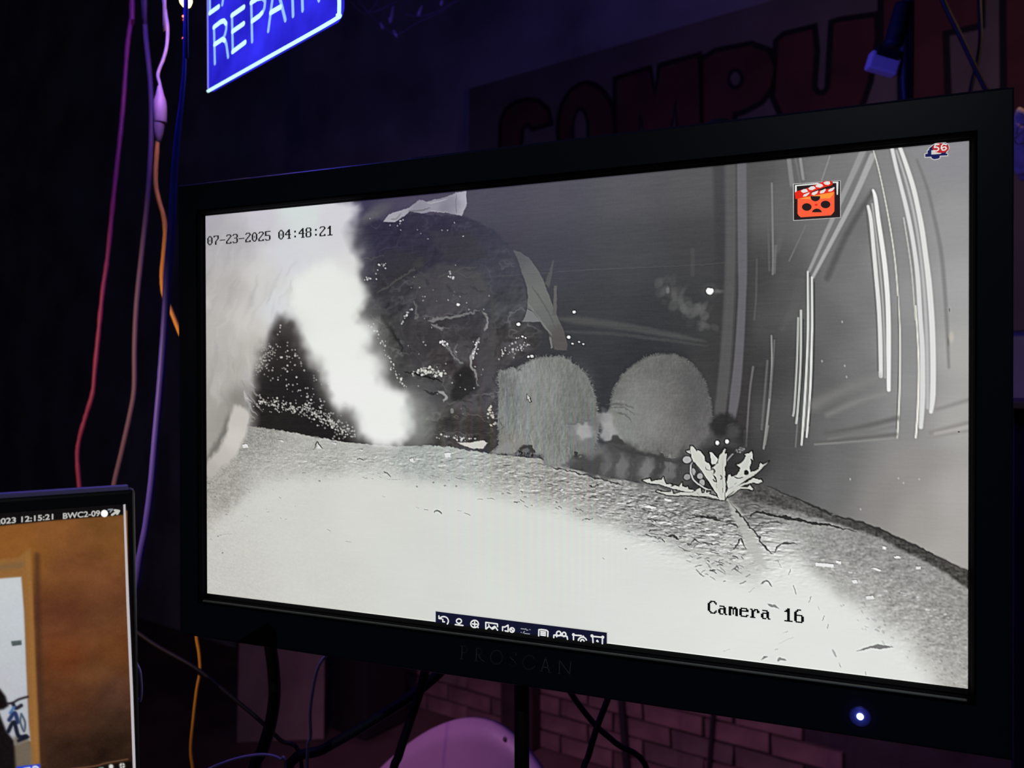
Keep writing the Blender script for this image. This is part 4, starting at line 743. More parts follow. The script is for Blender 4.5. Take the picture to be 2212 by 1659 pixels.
pl = lamp('power_light_glow', 'POINT', (lx, -.0105, SCREEN_Z+lz+.001), .00035, (.1, .12, 1.0), .001); pl.parent = tv; pl.matrix_parent_inverse = tv.matrix_basis.inverted()
# ---- stand
px_ = at(1086, 1560, .585)
tvo(tube('stand_pole', [(px_.x, .062, BENCH+.01), (px_.x, .062, SCREEN_Z-.05)], .0056, M_matt, sides=16)); tvo(box('pole_bracket', (px_.x, .048, SCREEN_Z-.10), (.06, .03, .10), M_matt, None, .004))
tvo(obj('stand_base', lathe_mesh('stand_base', [(0, .0), (0, .085), (.006, .085), (.011, .078), (.014, .02), (.014, .0)], (px_.x, .055, BENCH), (px_.x, .055, 2), 36), M_gloss))

# ================================================================ small monitor in front, left
V_R = (AX_R*(3514/FPX)+AX_D*(-63.5/FPX)+AX_F).normalized(); TRC = at(291, 1056, .42)
def frame_axes(phi):
    d = AX_D-V_R*AX_D.dot(V_R); d.normalize(); n = V_R.cross(d); return (d*math.cos(phi)+n*math.sin(phi)).normalized()
best = min((abs(project(TRC+frame_axes(f)*(.42*603/FPX))[0]-302), f) for f in [i*.004-.6 for i in range(300)])[1]
V_D = frame_axes(best); V_N = V_R.cross(V_D)                     # V_N points away from the viewer
MW, MH = .345, .215
mon = empty('small_monitor', (TRC+V_D*MH-V_R*MW/2)); mon.location.z = BENCH; tag(mon, 'small black monitor at lower left showing a brown doorway recording', 'monitor')
def mo(o): o.parent = mon; o.matrix_parent_inverse = mon.matrix_basis.inverted(); return o
def M3(a, b, c=0.0): return TRC+V_R*a+V_D*b+V_N*c                # a: along (<= 0), b: down, c: away
rotm = Matrix((V_R, V_N, -V_D)).transposed()
cb = bmesh.new(); box_bm(cb, M3(-MW/2, MH/2, .0065), (MW, .011, MH), rotm); bmesh.ops.bevel(cb, geom=cb.edges[:], offset=.0022, segments=3, affect='EDGES', profile=.5)
M_case = mat('dark_monitor_case', (.013, .013, .016), .5); casing = mo(obj('casing', bm_mesh(cb, 'casing'), M_case))
tb = bmesh.new(); box_bm(tb, M3(-MW/2-.001, -.0004, .0062), (MW-.004, .0085, .0022), rotm); mo(obj('top_trim', bm_mesh(tb, 'top_trim'), mat('blue_lit_trim', (.42, .36, .80), .45)))  # the sign's blue light is put into the trim colour
# its picture, drawn the same way
SX0, SX1, SY0, SY1 = -MW+.006, -.0036, .0075, MH-.012
cor = [project(M3(a, b, .0006)) for a, b in ((SX0, SY0), (SX1, SY0), (SX1, SY1), (SX0, SY1))]
H2 = plane_map(cor, [(0, 0), (1, 0), (1, 1), (0, 1)]); H2i = np.linalg.inv(H2)
def paint_doorway(nx, ny):
    q = Painter(nx, ny, H2i, H2, 5); full = (slice(0, ny), slice(0, nx)); q.taper = False
    q.C[:] = q.field(full, [(20,1160,130,80,36),(120,1150,128,80,42),(240,1140,112,72,36),(60,1200,132,84,36),(140,1240,112,68,38),(220,1240,110,66,40),(250,1180,116,74,36),(140,1330,98,56,36),(220,1330,96,58,36),(250,1400,104,62,32),(150,1420,108,58,30),(200,1460,98,60,36),(150,1500,86,50,30),(240,1500,78,50,38),(150,1560,66,40,28),(240,1560,54,36,26),(150,1620,44,28,20),(240,1620,40,26,18),(-200,1300,120,74,36),(-200,1600,60,40,26)], 60)
    q.C += (q.noise((26, 20), 3)*7+q.noise((9, 7), 4)*4)[..., None]*np.array([1, .75, .5])
    q.poly([(-60,1213),(40,1204),(58,1188),(66,1184),(70,1260),(76,1400),(82,1520),(88,1665),(66,1665),(60,1500),(52,1300),(46,1246),(-60,1252)], (142,98,52), 3, 1, sm=False)
    q.stroke([(60,1200),(66,1300),(72,1450),(80,1640)], 9, (150,104,54), 4, .8); q.stroke([(80,1200),(84,1400),(94,1650)], 12, (66,42,30), 7, .7); q.stroke([(-20,1228),(44,1220)], 14, (120,92,64), 6, .7)
    q.poly([(-60,1254),(46,1246),(52,1320),(56,1420),(62,1560),(66,1600),(40,1610),(-60,1620)], 0, 2.5, shade=[(10,1260,196,202,204),(30,1330,192,198,202),(10,1400,188,194,198),(40,1450,186,190,196),(10,1480,184,186,192),(55,1540,178,182,190),(55,1590,170,172,178)], sig=40)
    q.poly([(24,1385),(46,1383),(47,1393),(26,1396)], (78,86,88), 1.2); q.poly([(-60,1480),(0,1488),(12,1504),(18,1525),(8,1532),(-4,1534),(6,1560),(14,1580),(30,1600),(40,1665),(-60,1670)], (20,15,16), 4)
    q.poly([(30,1592),(60,1590),(68,1615),(70,1665),(34,1665)], (112,102,88), 5, .9)
    for p, w, c in [([(16,1520),(28,1518),(40,1511),(60,1505)],5,(44,38,44)),([(28,1520),(34,1530),(46,1524)],8,(36,34,44)),([(22,1540),(30,1528)],6,(70,110,160)),([(20,1555),(32,1540),(38,1560)],9,(40,52,92)),([(46,1542),(54,1560),(52,1580),(44,1560),(46,1542)],4,(52,66,84)),([(18,1580),(30,1560),(40,1590),(56,1590)],9,(24,28,44)),([(40,1600),(60,1592)],7,(24,26,40))]: q.stroke(p, w, c, 2)
    q.poly([(-80,1040),(300,1040),(300,1096),(268,1104),(268,1112),(120,1124),(-80,1144)], (17,15,16), 2)
    q.stroke([(-40,1678),(180,1658),(230,1648),(276,1640)], 2.4, (110,76,54), 1.2); q.poly([(-80,1692),(180,1662),(284,1644),(290,1700),(-80,1720)], (18,12,12), 1.5)
    q.poly([(36,1656),(87,1650),(87,1680),(36,1680)], (40,64,196), 1.5); q.stroke([(52,1661),(64,1659)], 4, (225,228,240), 1); q.stroke([(58,1660),(58,1675)], 4, (225,228,240), 1); q.stroke([(69,1664),(74,1656),(82,1659),(80,1668)], 4, (225,228,240), 1)
    for x, y, r in [(240,1656,5),(264,1654,6)]: q.oval(x, y, r, r, (214,212,208), 1.5)
    q.stroke([(215,1660),(222,1659)], 4, (120,160,150), 1.5)
    q.stroke([(264,1648),(264,1662)], 1.2, (40,30,30), .8); q.stroke([(258,1655),(270,1653)], 1.2, (40,30,30), .8)
    q.C += (q.noise(1.4, 8)*3)[..., None]
    return np.clip(q.C, 0, 255)
C2 = paint_doorway(760, 470)
ms = mo(picture_grid('screen', C2, lambda u, v: M3(SX0+(SX1-SX0)*u, SY0+(SY1-SY0)*v, .0006), None))
def m_plane(px, py):
    d = sight(px, py); p0 = M3(0, 0, .0004); t = (p0-CAM).dot(V_N)/d.dot(V_N); r = CAM+d*t-TRC; return r.dot(V_R), r.dot(V_D)
def on_mon(x, y, lift): return M3(x, y, .0004-lift)
CAP = glow('caption_white', L3(196, 194, 190), 1, False); DOT = glow('marker_white', L3(252, 252, 250), 1, False)
def text_on(name, body, pa, pb, px_h, m, parent):
    """Caption from traced point pa to pb (base line), cap height given in traced units."""
    cu = bpy.data.curves.new(name, 'FONT'); cu.body = body; cu.size = 1.0; cu.offset = .018; tmp = bpy.data.objects.new(name, cu); col.objects.link(tmp)
    me = bpy.data.meshes.new_from_object(tmp.evaluated_get(bpy.context.evaluated_depsgraph_get())); bpy.data.objects.remove(tmp); me.name = name
    xs = np.array([v.co[:] for v in me.vertices]); w = xs[:, 0].max()-xs[:, 0].min(); xs[:, 0] -= xs[:, 0].min()
    A = Vector(m_plane(*pa)); Bv = Vector(m_plane(*pb)); T = m_plane(pa[0], pa[1]-px_h); ex = (Bv-A)/w; ey = (Vector(T)-A)/.70
    for v, q in zip(me.vertices, xs): p = A+ex*q[0]+ey*q[1]; v.co = on_mon(p.x, p.y, .0002)
    o = obj(name, me, m, None); o.parent = parent; o.matrix_parent_inverse = Matrix.Identity(4); return o
def msub(o): o.parent = ms; o.matrix_parent_inverse = Matrix.Identity(4); return o
text_on('caption_text', '2023 12:15:21', (-10, 1133), (115, 1121.5), 12, CAP, ms); text_on('caption_text', 'BWC2-09', (136, 1120.5), (216, 1114), 12, CAP, ms)
F = Flat(on_mon); F.poly([m_plane(225.5+7.6*math.cos(i*math.pi/10), 1109+7.8*math.sin(i*math.pi/10)) for i in range(20)], DOT, .0004); F.lines([[m_plane(242, 1112), m_plane(254, 1104)], [m_plane(248, 1102), m_plane(257, 1103.5), m_plane(253, 1110)]], .0011, CAP, .0003); F.lines([[m_plane(234, 1101), m_plane(243, 1100), m_plane(238, 1106)]], .0007, GRY, .0003); msub(F.build('pointer_marker'))
F = Flat(on_mon); F.poly([m_plane(*p) for p in [(266.3,1090),(270.8,1089),(279,1300),(287.6,1500),(294,1690),(288,1690),(281.5,1500),(273,1300)]], glow('scroll_bar_grey', L3(190, 184, 188), 1, False), .0002); msub(F.build('scroll_bar'))
fb = TRC+V_D*MH-V_R*MW/2; mo(box('stand_foot', (fb.x, fb.y+.03, BENCH+.004), (.16, .12, .008), M_case, None, .003)); mo(box('stand_neck', (fb.x+.004, fb.y+.035, (BENCH+fb.z)/2+.03), (.05, .012, fb.z-BENCH+.06), M_case, None, .003))

# ================================================================ lit window sign
G_E = -(AX_R*(-1761/FPX)+AX_F); G_E.z = 0; G_E.normalize(); G_N = Vector((G_E.y, -G_E.x, 0)); G_D = .85; G_O = at(447, 197, G_D); GK = G_D/1.15
ls = empty('lit_sign', G_O, math.atan2(G_E.y, G_E.x)); tag(ls, 'blue glowing acrylic LAPTOP REPAIR sign hanging at the top left', 'sign')
def g_xy(px, py): d = sight(px, py); t = (G_O-CAM).dot(G_N)/d.dot(G_N); r = CAM+d*t-G_O; return r.dot(G_E), r.z
Z6 = lambda pts: [g_xy(430+a/6.703, b/6.703) for a, b in pts]
M_acr = bpy.data.materials.new('edge_lit_blue_acrylic'); M_acr.use_nodes = True; nt = M_acr.node_tree; nt.nodes.clear()
e = nt.nodes.new('ShaderNodeEmission'); oo = nt.nodes.new('ShaderNodeOutputMaterial'); nz = nt.nodes.new('ShaderNodeTexNoise'); tc = nt.nodes.new('ShaderNodeTexCoord'); rp = nt.nodes.new('ShaderNodeValToRGB')
nz.inputs['Scale'].default_value = 16; nz.inputs['Detail'].default_value = 3; rp.color_ramp.elements[0].position = .35; rp.color_ramp.elements[1].position = .72
rp.color_ramp.elements[0].color = (*L3(34, 28, 186), 1); rp.color_ramp.elements[1].color = (*L3(54, 50, 252), 1)
nt.links.new(tc.outputs['Object'], nz.inputs['Vector']); nt.links.new(nz.outputs['Fac'], rp.inputs[0]); nt.links.new(rp.outputs[0], e.inputs[0]); nt.links.new(e.outputs[0], oo.inputs[0])
G_hi = glow('engraved_light_bright', (.55, .96, 1.0), 1.3); G_mid = glow('engraved_light', (.30, .52, 1.0), 1.1); G_edge = glow('edge_light_dim', (.24, .24, 1.0), 1.0)
(xl, zb), (xr, zr) = Z6([(88, 1310)])[0], Z6([(1985, 175)])[0]; zt = zb+.30*GK; rr = .012*GK
plate('acrylic_panel', [(xl+.002, zb), (xr-rr, zb), (xr-.003, zb+.003), (xr, zb+rr), (xr, zt), (xl+.002, zt)], M_acr, .003, .008, ls)
tube('edge_tube', [(xl, .004, zt), (xl, .004, (zt+zb)/2), (xl, .004, zb+.003)], .0021*GK, G_edge, ls, sides=8, n=2)
tube('edge_tube', [(xl, .003, zb), ((xl+xr)/2, .003, zb), (xr-rr, .003, zb), (xr-rr*.3, .003, zb+rr*.3), (xr, .003, zb+rr), (xr, .003, zb+.1), (xr, .003, zt)], .0021*GK, G_hi, ls, sides=8, n=4)
def straight(pts):   # engraved strokes keep to the panel's own horizontals
    return Z6(pts)
def eng(l, hi, lo):
    F = Flat(lambda x, y, lift: (x, -.0006-lift, y)); F.lines(lo, .0058*GK, G_mid, 0); F.lines(hi, .0064*GK, G_hi, .0004); return F.build('letter', ls)
# REPAIR
eng('R', [straight([(225,400),(330,318),(375,305),(404,345)]), straight([(235,650),(355,570),(385,590)])], [straight([(225,400),(237,920)]), straight([(404,345),(402,420),(385,500),(355,570)]), straight([(385,590),(405,650),(428,825)])])
eng('E', [straight([(485,230),(665,105)]), straight([(495,462),(662,345)]), straight([(497,755),(683,615)])], [straight([(485,230),(497,755)])])
eng('P', [straight([(765,45),(860,-18),(925,-30)]), straight([(780,312),(890,232),(925,190)])], [straight([(765,45),(777,600)]), straight([(925,-30),(965,20),(955,120),(925,190)])])
eng('A', [straight([(1048,190),(1195,105)])], [straight([(1010,450),(1110,-300)]), straight([(1258,295),(1110,-300)])])
eng('I', [], [straight([(1370,232),(1350,-430)])]); eng('R', [straight([(1490,-520),(1640,-620),(1700,-560)]), straight([(1500,-200),(1640,-290)])], [straight([(1508,152),(1490,-520)]), straight([(1700,-560),(1700,-400),(1640,-290)]), straight([(1640,-290),(1690,-200),(1745,5)])])
# LAPTOP, one line higher (only its foot reaches into view)
up = Z6([(165, 195)])[0][1]; hL = Z6([(225, 400)])[0][1]-Z6([(237, 920)])[0][1]; xs = [Z6([(a, b)])[0][0] for a, b in ((165, 195), (345, 112), (640, -70), (900, -220), (1160, -380), (1500, -560))]; wL = Z6([(300, 100)])[0][0]-xs[0]
def up_letter(strokes_hi, strokes_lo, x): f = lambda l: [(x+a*wL, up+b*hL) for a, b in l]; eng('', [f(l) for l in strokes_hi], [f(l) for l in strokes_lo])
up_letter([[(0,0),(1,0)]], [[(0,0),(0,1)]], xs[0]); up_letter([[(.25,.33),(1.05,.33)]], [[(0,0),(.65,1)], [(1.3,0),(.65,1)]], xs[1]); up_letter([[(0,1),(.8,1)], [(0,.48),(.8,.48)]], [[(0,0),(0,1)], [(.8,1),(1.05,.75),(.8,.48)]], xs[2])
up_letter([[(0,1),(1.2,1)]], [[(.6,0),(.6,1)]], xs[3]); up_letter([], [[(.6+.6*math.cos(i*math.pi/8), .5+.5*math.sin(i*math.pi/8)) for i in range(17)]], xs[4]); up_letter([[(0,1),(.8,1)], [(0,.48),(.8,.48)]], [[(0,0),(0,1)], [(.8,1),(1.05,.75),(.8,.48)]], xs[5])
for x in (xl+.03, xr-.03): tube('hanging_wire', [(x, .0055, zt-.004), (x, .0055, CEIL-G_O.z)], .0008, M_matt, ls, sides=6)
a = bpy.data.lights.new('lit_sign_back_light', 'AREA'); a.shape = 'RECTANGLE'; a.size = xr-xl-.02; a.size_y = .2; a.energy = 3.2; a.color = (.085, .075, 1.0)     # the panel glows to both sides
ao = bpy.data.objects.new('lit_sign_back_light', a); col.objects.link(ao); ao.parent = ls; ao.location = ((xl+xr)/2, .014, zb+.11); ao.rotation_euler = (math.radians(90), 0, 0)
lf = lamp('lit_sign_front_light', 'POINT', (0, 0, 0), 2.4, (.085, .075, 1.0), .03); lf.parent = ls; lf.location = ((xl+xr)/2-.03, -.07, zb+.10)

# ================================================================ cords
def run_up(P, top):      # straight run from the ceiling, with close points so that the curve does not overshoot
    p = P[0]; return [Vector((p.x+.004, p.y, top)), Vector((p.x+.002, p.y, p.z+.16)), Vector((p.x+.001, p.y, p.z+.06)), Vector((p.x, p.y, p.z+.02))]+P
def cord(name, pts, width_px, color, label, cat='cord', top=None, foot=None, rough=.5, lump=.0, group=None, material=None, var=.0):
    P = [at(x, y, d) for x, y, d in pts]; rad = [w*pts[min(len(pts)-1, int(i*(len(pts)-1)/max(1, np.size(width_px)-1)))][2]/FPX/2 for i, w in enumerate(np.atleast_1d(width_px))]
    if top is not None: P = run_up(P, top); rad = [rad[0]]*4+rad
    if foot is not None: P = P+[Vector((P[-1].x, P[-1].y, max(foot+.004, P[-1].z-.10))), Vector((P[-1].x, P[-1].y, foot+.004))] if P[-1].z-foot > .12 else P+[Vector((P[-1].x, P[-1].y, foot+.004))]
    o = tube(name, P, rad, material or mat(name+'_sheath', color, rough, var=var, scale=40), lump=lump, seed=len(pts)); return tag(o, label, cat, group)
D1 = .95
cord('hanging_cable', [(284,-10,D1),(283,40,D1),(275,100,D1),(268,200,D1),(262,270,D1),(252,360,D1),(243,450,D1),(232,560,D1),(222,630,D1),(213,720,D1),(205,800,D1),(200,850,D1),(185,900,D1),(171,950,D1),(167,990,D1),(172,1060,D1),(176,1150,D1)], 10, (.33, .04, .12), 'thin red cord hanging furthest left, behind the small monitor', top=CEIL, foot=BENCH, lump=.25)
cord('hanging_cable', [(310,-10,D1),(315,80,D1),(325,180,D1),(327,280,D1),(321,400,D1),(315,470,D1),(305,560,D1),(295,660,D1),(291,750,D1),(290,840,D1),(280,900,D1),(262,980,D1),(244,1060,D1),(236,1150,D1)], 11, (.23, .14, .20), 'brown cord hanging between the red cord and the orange cord', top=CEIL, foot=BENCH)
D3 = .86
cd = tag(empty('plugged_cord', at(345, 235, D3)), 'orange and white cord with a plug joint, hanging left of the television', 'cord')
def cdo(o): o.parent = cd; o.matrix_parent_inverse = cd.matrix_basis.inverted(); return o
M_wc = mat('off_white_cord', (.50, .40, .40), .5); M_oc = mat('orange_cord', (.85, .38, .05), .5)
P = [at(x, y, D3) for x, y in [(353,-10),(358,30),(362,60),(360,100),(352,130),(343,152),(341,165),(345,182),(347,200)]]; cdo(tube('upper_cord', run_up(P, CEIL), 7.5*D3/FPX/2, M_wc))
P = [at(x, y, D3) for x, y in [(343,285),(341,300),(338,340),(336,380),(338,410),(345,438),(353,465),(357,500),(354,545),(350,590),(351,620),(355,640),(363,656),(378,692),(395,735),(418,790),(425,900),(425,1100),(424,1300),(424,1370),(430,1410),(432,1450),(425,1490),(418,1550),(412,1620),(418,1680)]]
cdo(tube('lower_cord', P+[Vector((P[-1].x, P[-1].y, BENCH+.004))], [10*D3/FPX/2]*14+[7*D3/FPX/2]*12, M_oc, lump=.1))
cdo(obj('plug_body', lathe_mesh('plug_body', [(0, .0), (.001, .0022), (.010, .0042), (.016, .0062), (.022, .0068), (.0385, .0068), (.0395, .0060), (.0395, .0)], at(345, 184, D3), at(346, 300, D3)), mat('pink_white_plug', (.62, .42, .42), .45)))
cdo(obj('plug_collar', lathe_mesh('plug_collar', [(0, .0), (0, .0055), (.004, .0054), (.012, .0056), (.0125, .0)], at(344, 232, D3), at(343, 300, D3)), mat('pale_orange_collar', (.85, .50, .32), .35)))
cdo(obj('socket_body', lathe_mesh('socket_body', [(0, .0), (0, .0056), (.008, .0056), (.016, .0046), (.024, .0028), (.026, .0)], at(343.5, 256, D3), at(342, 310, D3)), mat('grey_pink_socket', (.30, .20, .19), .5)))
D4 = .73
cord('thick_cable', [(400,20,D4),(399,85,D4),(398,150,D4),(392,220,D4),(386,270,D4),(378,350,D4),(374,420,D4),(370,500,D4),(362,600,D4),(357,690,D4),(350,790,D4),(345,850,D4),(335,960,D4),(327,1050,D4),(315,1140,D4),(303,1200,D4),(296,1250,D4),(285,1330,D4)], [7, 9, 11, 14, 16, 17, 17, 17, 16, 16, 16, 16, 17, 18, 17], (.11, .085, .72), 'thick violet blue cable hanging beside the television', 'cable', top=CEIL, foot=BENCH, lump=.05)

# warm filament bulb with a bead chain
DB = .80; lampb = tag(empty('filament_bulb', at(398, -60, DB)), 'small glowing warm bulb with a bead chain left of the lit sign', 'bulb')
def lo_(o): o.parent = lampb; o.matrix_parent_inverse = lampb.matrix_basis.inverted(); return o
a_, b_ = at(396, -30, DB), at(404, 16, DB)
lo_(obj('bulb_glass', lathe_mesh('bulb_glass', [(0, .0), (.002, .004), (.010, .0062), (.016, .0058), (.020, .0036), (.0225, .0)], a_, b_), glow('warm_filament', (1.0, .62, .18), 7.0)))
lo_(obj('socket', lathe_mesh('socket', [(0, .0), (0, .006), (.02, .0065), (.022, .005), (.022, .0)], a_+(a_-b_)*.9, b_), M_matt)); lo_(tube('lead', [a_+(a_-b_)*.85, Vector((a_.x-.01, a_.y, CEIL))], .0012, M_matt, sides=6))
M_bead = mat('red_bead', (.55, .12, .12), .3)
for (x, y, r) in [(398, 36, 4), (400, 44, 5), (397, 84, 4.5)]: lo_(obj('bead', lathe_mesh('bead', [(0, 0), (.0004, .0009), (.0017, .0021), (.0030, .0009), (.0034, 0)], at(x, y-4, DB), at(x, y+4, DB), 12), M_bead))
lo_(tube('chain', [at(399, 14, DB), at(400, 40, DB), at(397, 88, DB)], .0005, mat('thin_chain', (.3, .2, .2), .4, .6), sides=6))
wl_ = lamp('filament_bulb_light', 'POINT', b_+Vector((.004, -.012, -.012)), .30, (1.0, .45, .14), .012); wl_.parent = lampb; wl_.matrix_parent_inverse = lampb.matrix_basis.inverted()

# tangle of small unlit lights near the top
DT = 1.45; tg = tag(empty('light_string', at(860, 20, DT)), 'tangled string of small unlit bulbs hanging right of the lit sign', 'light string')
def tgo(o): o.parent = tg; o.matrix_parent_inverse = tg.matrix_basis.inverted(); return o
M_tw = mat('copper_wire', (.14, .07, .06), .5); M_tb = mat('clear_mini_bulb', (.42, .26, .22), .2)
for i, ln in enumerate([[(760,-40),(790,20),(826,56),(856,74),(900,50),(960,20),(1010,-30)], [(780,-30),(830,30),(846,52)], [(900,-30),(846,8),(800,26),(770,0)], [(846,10),(850,35),(842,50)], [(1010,-10),(930,30),(880,32),(870,10),(940,-30)], [(740,-20),(790,30),(830,-30)]]):
    P = [at(x, y, DT) for x, y in ln]; P = run_up(P, CEIL) if i == 0 else P; tgo(tube('wire', P, .0009, M_tw, sides=6))
for (x, y, x2, y2) in [(912, 12, 903, 34), (958, -8, 952, 12), (850, 66, 858, 80), (822, 50, 828, 62), (850, 14, 842, 50)]:
    a_, b_ = at(x, y, DT), at(x2, y2, DT); d_ = (b_-a_).length; tgo(obj('mini_bulb', lathe_mesh('mini_bulb', [(0, .0), (0, .0028), (d_*.6, .0030), (d_*.85, .0034), (d_, .0012), (d_*1.01, 0)], a_, b_, 10), M_tb))

# plug hanging in front of the painted sign, and loose cables there
DP = 1.1; pg = tag(empty('hanging_plug', at(1930, 60, DP)), 'metal cable plug hanging in front of the painted letters above the television', 'plug')
def pgo(o): o.parent = pg; o.matrix_parent_inverse = pg.matrix_basis.inverted(); return o
P = [at(x, y, DP) for x, y in [(1962,-40),(1950,10),(1938,60),(1926,100)]]; pgo(tube('cable', [Vector((P[0].x, P[0].y, CEIL))]+P[:2], 26*DP/FPX/2, M_matt)); pgo(tube('plug_grip', P[1:], [34*DP/FPX/2, 40*DP/FPX/2, 36*DP/FPX/2], mat('black_rubber_grip', (.016, .015, .018), .6)))
ux = (at(1940, 150, DP)-at(1872, 130, DP)).normalized(); uz = (at(1912, 118, DP)-at(1898, 158, DP)); uz = (uz-ux*uz.dot(ux)).normalized(); uy = uz.cross(ux); rot = Matrix((ux, uy, uz)).transposed(); cc = at(1907, 139, DP); pxm = DP/FPX
bmx = bmesh.new(); box_bm(bmx, cc, (66*pxm, 26*pxm, 40*pxm), rot); bmesh.ops.bevel(bmx, geom=bmx.edges[:], offset=.003, segments=2, affect='EDGES', profile=.5); pgo(obj('metal_shell', bm_mesh(bmx, 'metal_shell'), mat('dull_silver_shell', (.75, .66, .68), .3)))
bmx = bmesh.new(); box_bm(bmx, cc+uz*20*pxm, (48*pxm, 30*pxm, 20*pxm), rot); pgo(obj('plug_collar', bm_mesh(bmx, 'plug_collar'), M_matt))
cord('loose_cable', [(2020,-40,1.3),(2045,20,1.3),(2075,80,1.3),(2108,150,1.3),(2140,215,1.3),(2165,270,1.3)], 11, (.012, .012, .014), 'thin dark cable slanting down behind the television corner', 'cable', top=CEIL, foot=BENCH)
cord('loose_cable', [(2114,-40,1.32),(2116,20,1.32),(2118,78,1.32),(2112,130,1.32),(2096,200,1.32),(2090,300,1.32)], 9, (.012, .012, .014), 'thin dark cable hanging upright by the letter T', 'cable', top=CEIL, foot=BENCH)

# cream cloth bag and shelf at the right edge
DC = 1.36; cl = tag(empty('cloth_bag', at(2215, 300, DC)), 'crumpled cream cloth bag at the right edge behind the television', 'bag')
bmx = bmesh.new(); bmesh.ops.create_icosphere(bmx, subdivisions=4, radius=1.0); rc = at(2226, 305, DC)
for v in bmx.verts:
    n = v.co.normalized(); f = 1+.10*math.sin(5*n.z+3*n.x)+.06*math.sin(11*n.x+7*n.z)+.05*math.sin(17*n.z-4*n.y); v.co = Vector((n.x*.034*f, n.y*.026*f, n.z*.060*f))
o = obj('bag_body', bm_mesh(bmx, 'bag_body', True), mat('cream_canvas', (.62, .50, .40), .9, var=.2, scale=60, bump=.6)); o.location = rc; o.parent = cl; o.matrix_parent_inverse = cl.matrix_basis.inverted()
sd = mat('dark_seam', (.02, .015, .02), .8)
for ln in [[(2190,300),(2200,292),(2208,284)], [(2191,303),(2198,311),(2212,308)], [(2196,290),(2200,275),(2212,268)]]:
    o = tube('seam', [at(x, y, DC-.026) for x, y in ln], .0009, sd, sides=6); o.parent = cl; o.matrix_parent_inverse = cl.matrix_basis.inverted()
o = tube('drawstring', [rc+Vector((0, 0, .055)), rc+Vector((.002, .004, .3)), Vector((rc.x, rc.y+.01, CEIL))], .0012, mat('cream_string', (.5, .42, .34), .9), sides=6); o.parent = cl; o.matrix_parent_inverse = cl.matrix_basis.inverted()
sh = at(2260, 876, .62); shl = tag(empty('side_shelf', (sh.x, sh.y, BENCH)), 'small dark shelf on legs at the right edge behind the television', 'shelf')
o = box('board', (sh.x+.05, sh.y+.06, sh.z), (.16, .12, .006), mat('shelf_edge_wood', (.25, .13, .11), .6), None, .001); o.parent = shl; o.matrix_parent_inverse = shl.matrix_basis.inverted()
for x in (sh.x+.0, sh.x+.10):
    for y in (sh.y+.02, sh.y+.10):
        o = box('leg', (x, y, (sh.z-.003+BENCH)/2), (.012, .012, sh.z-.003-BENCH), M_post); o.parent = shl; o.matrix_parent_inverse = shl.matrix_basis.inverted()

# cables under the television
KB = (.010, .010, .014); dk = .76
cord('power_cable', [(585,1340,dk),(584,1390,dk),(590,1440,dk),(593,1500,dk),(585,1560,dk),(568,1620,dk),(548,1680,dk)], 27, KB, 'thick black cable bending down under the left of the television', 'cable', foot=BENCH)
cord('video_cable', [(985,1410,dk),(950,1452,dk),(900,1495,dk),(840,1535,dk),(770,1578,dk),(700,1618,dk),(620,1668,dk)], 22, KB, 'black cable slanting left from under the television lettering', 'cable', foot=BENCH)
cord('video_cable', [(925,1400,dk-.01),(918,1450,dk-.01),(905,1500,dk-.01),(885,1560,dk-.01),(862,1630,dk-.01),(848,1690,dk-.01)], 19, KB, 'black cable hanging steeply below the first brand letter', 'cable', foot=BENCH)
cord('aerial_cable', [(1205,1440,.74),(1235,1500,.74),(1285,1565,.74),(1330,1605,.74),(1400,1670,.74)], 13, KB, 'thin black cable slanting right, crossing another under the brand letters', 'cable', foot=BENCH)
cord('aerial_cable', [(1325,1470,.72),(1312,1512,.72),(1290,1570,.72),(1272,1630,.72),(1258,1690,.72)], 14, KB, 'thin black cable leaning left where two cables cross', 'cable', foot=BENCH)
cord('data_cable', [(250,1330,.80),(330,1390,.80),(425,1445,.80),(500,1505,.80),(560,1555,.80),(605,1598,.80),(650,1640,.80)], 9, (.014, .012, .02), 'thin dark cable slanting behind the thick black cable at lower left', 'cable', foot=BENCH)
cord('white_cable', [(760,1400,.75),(712,1412,.75),(688,1440,.75),(676,1490,.75),(670,1540,.75),(671,1590,.75),(664,1630,.75)], 7, (.9, .9, .95), 'thin grey white cable curving down below the television', 'cable', foot=BENCH)
cord('white_cable', [(400,1690,.72),(450,1662,.72),(500,1642,.72),(545,1632,.72),(580,1631,.72),(605,1640,.72),(616,1660,.72)], 6.5, (.92, .88, .95), 'pale lilac cable arching at the very bottom left', 'cable', foot=BENCH)
cord('cable_loop', [(292,1430,.60),(301,1448,.60),(304,1470,.60),(305,1495,.60),(302,1515,.60),(292,1540,.60)], 7, (.40, .32, .85), 'short violet-lit cable loop beside the small monitor', 'cable', foot=BENCH)  # violet light on the loop is put into its sheath colour

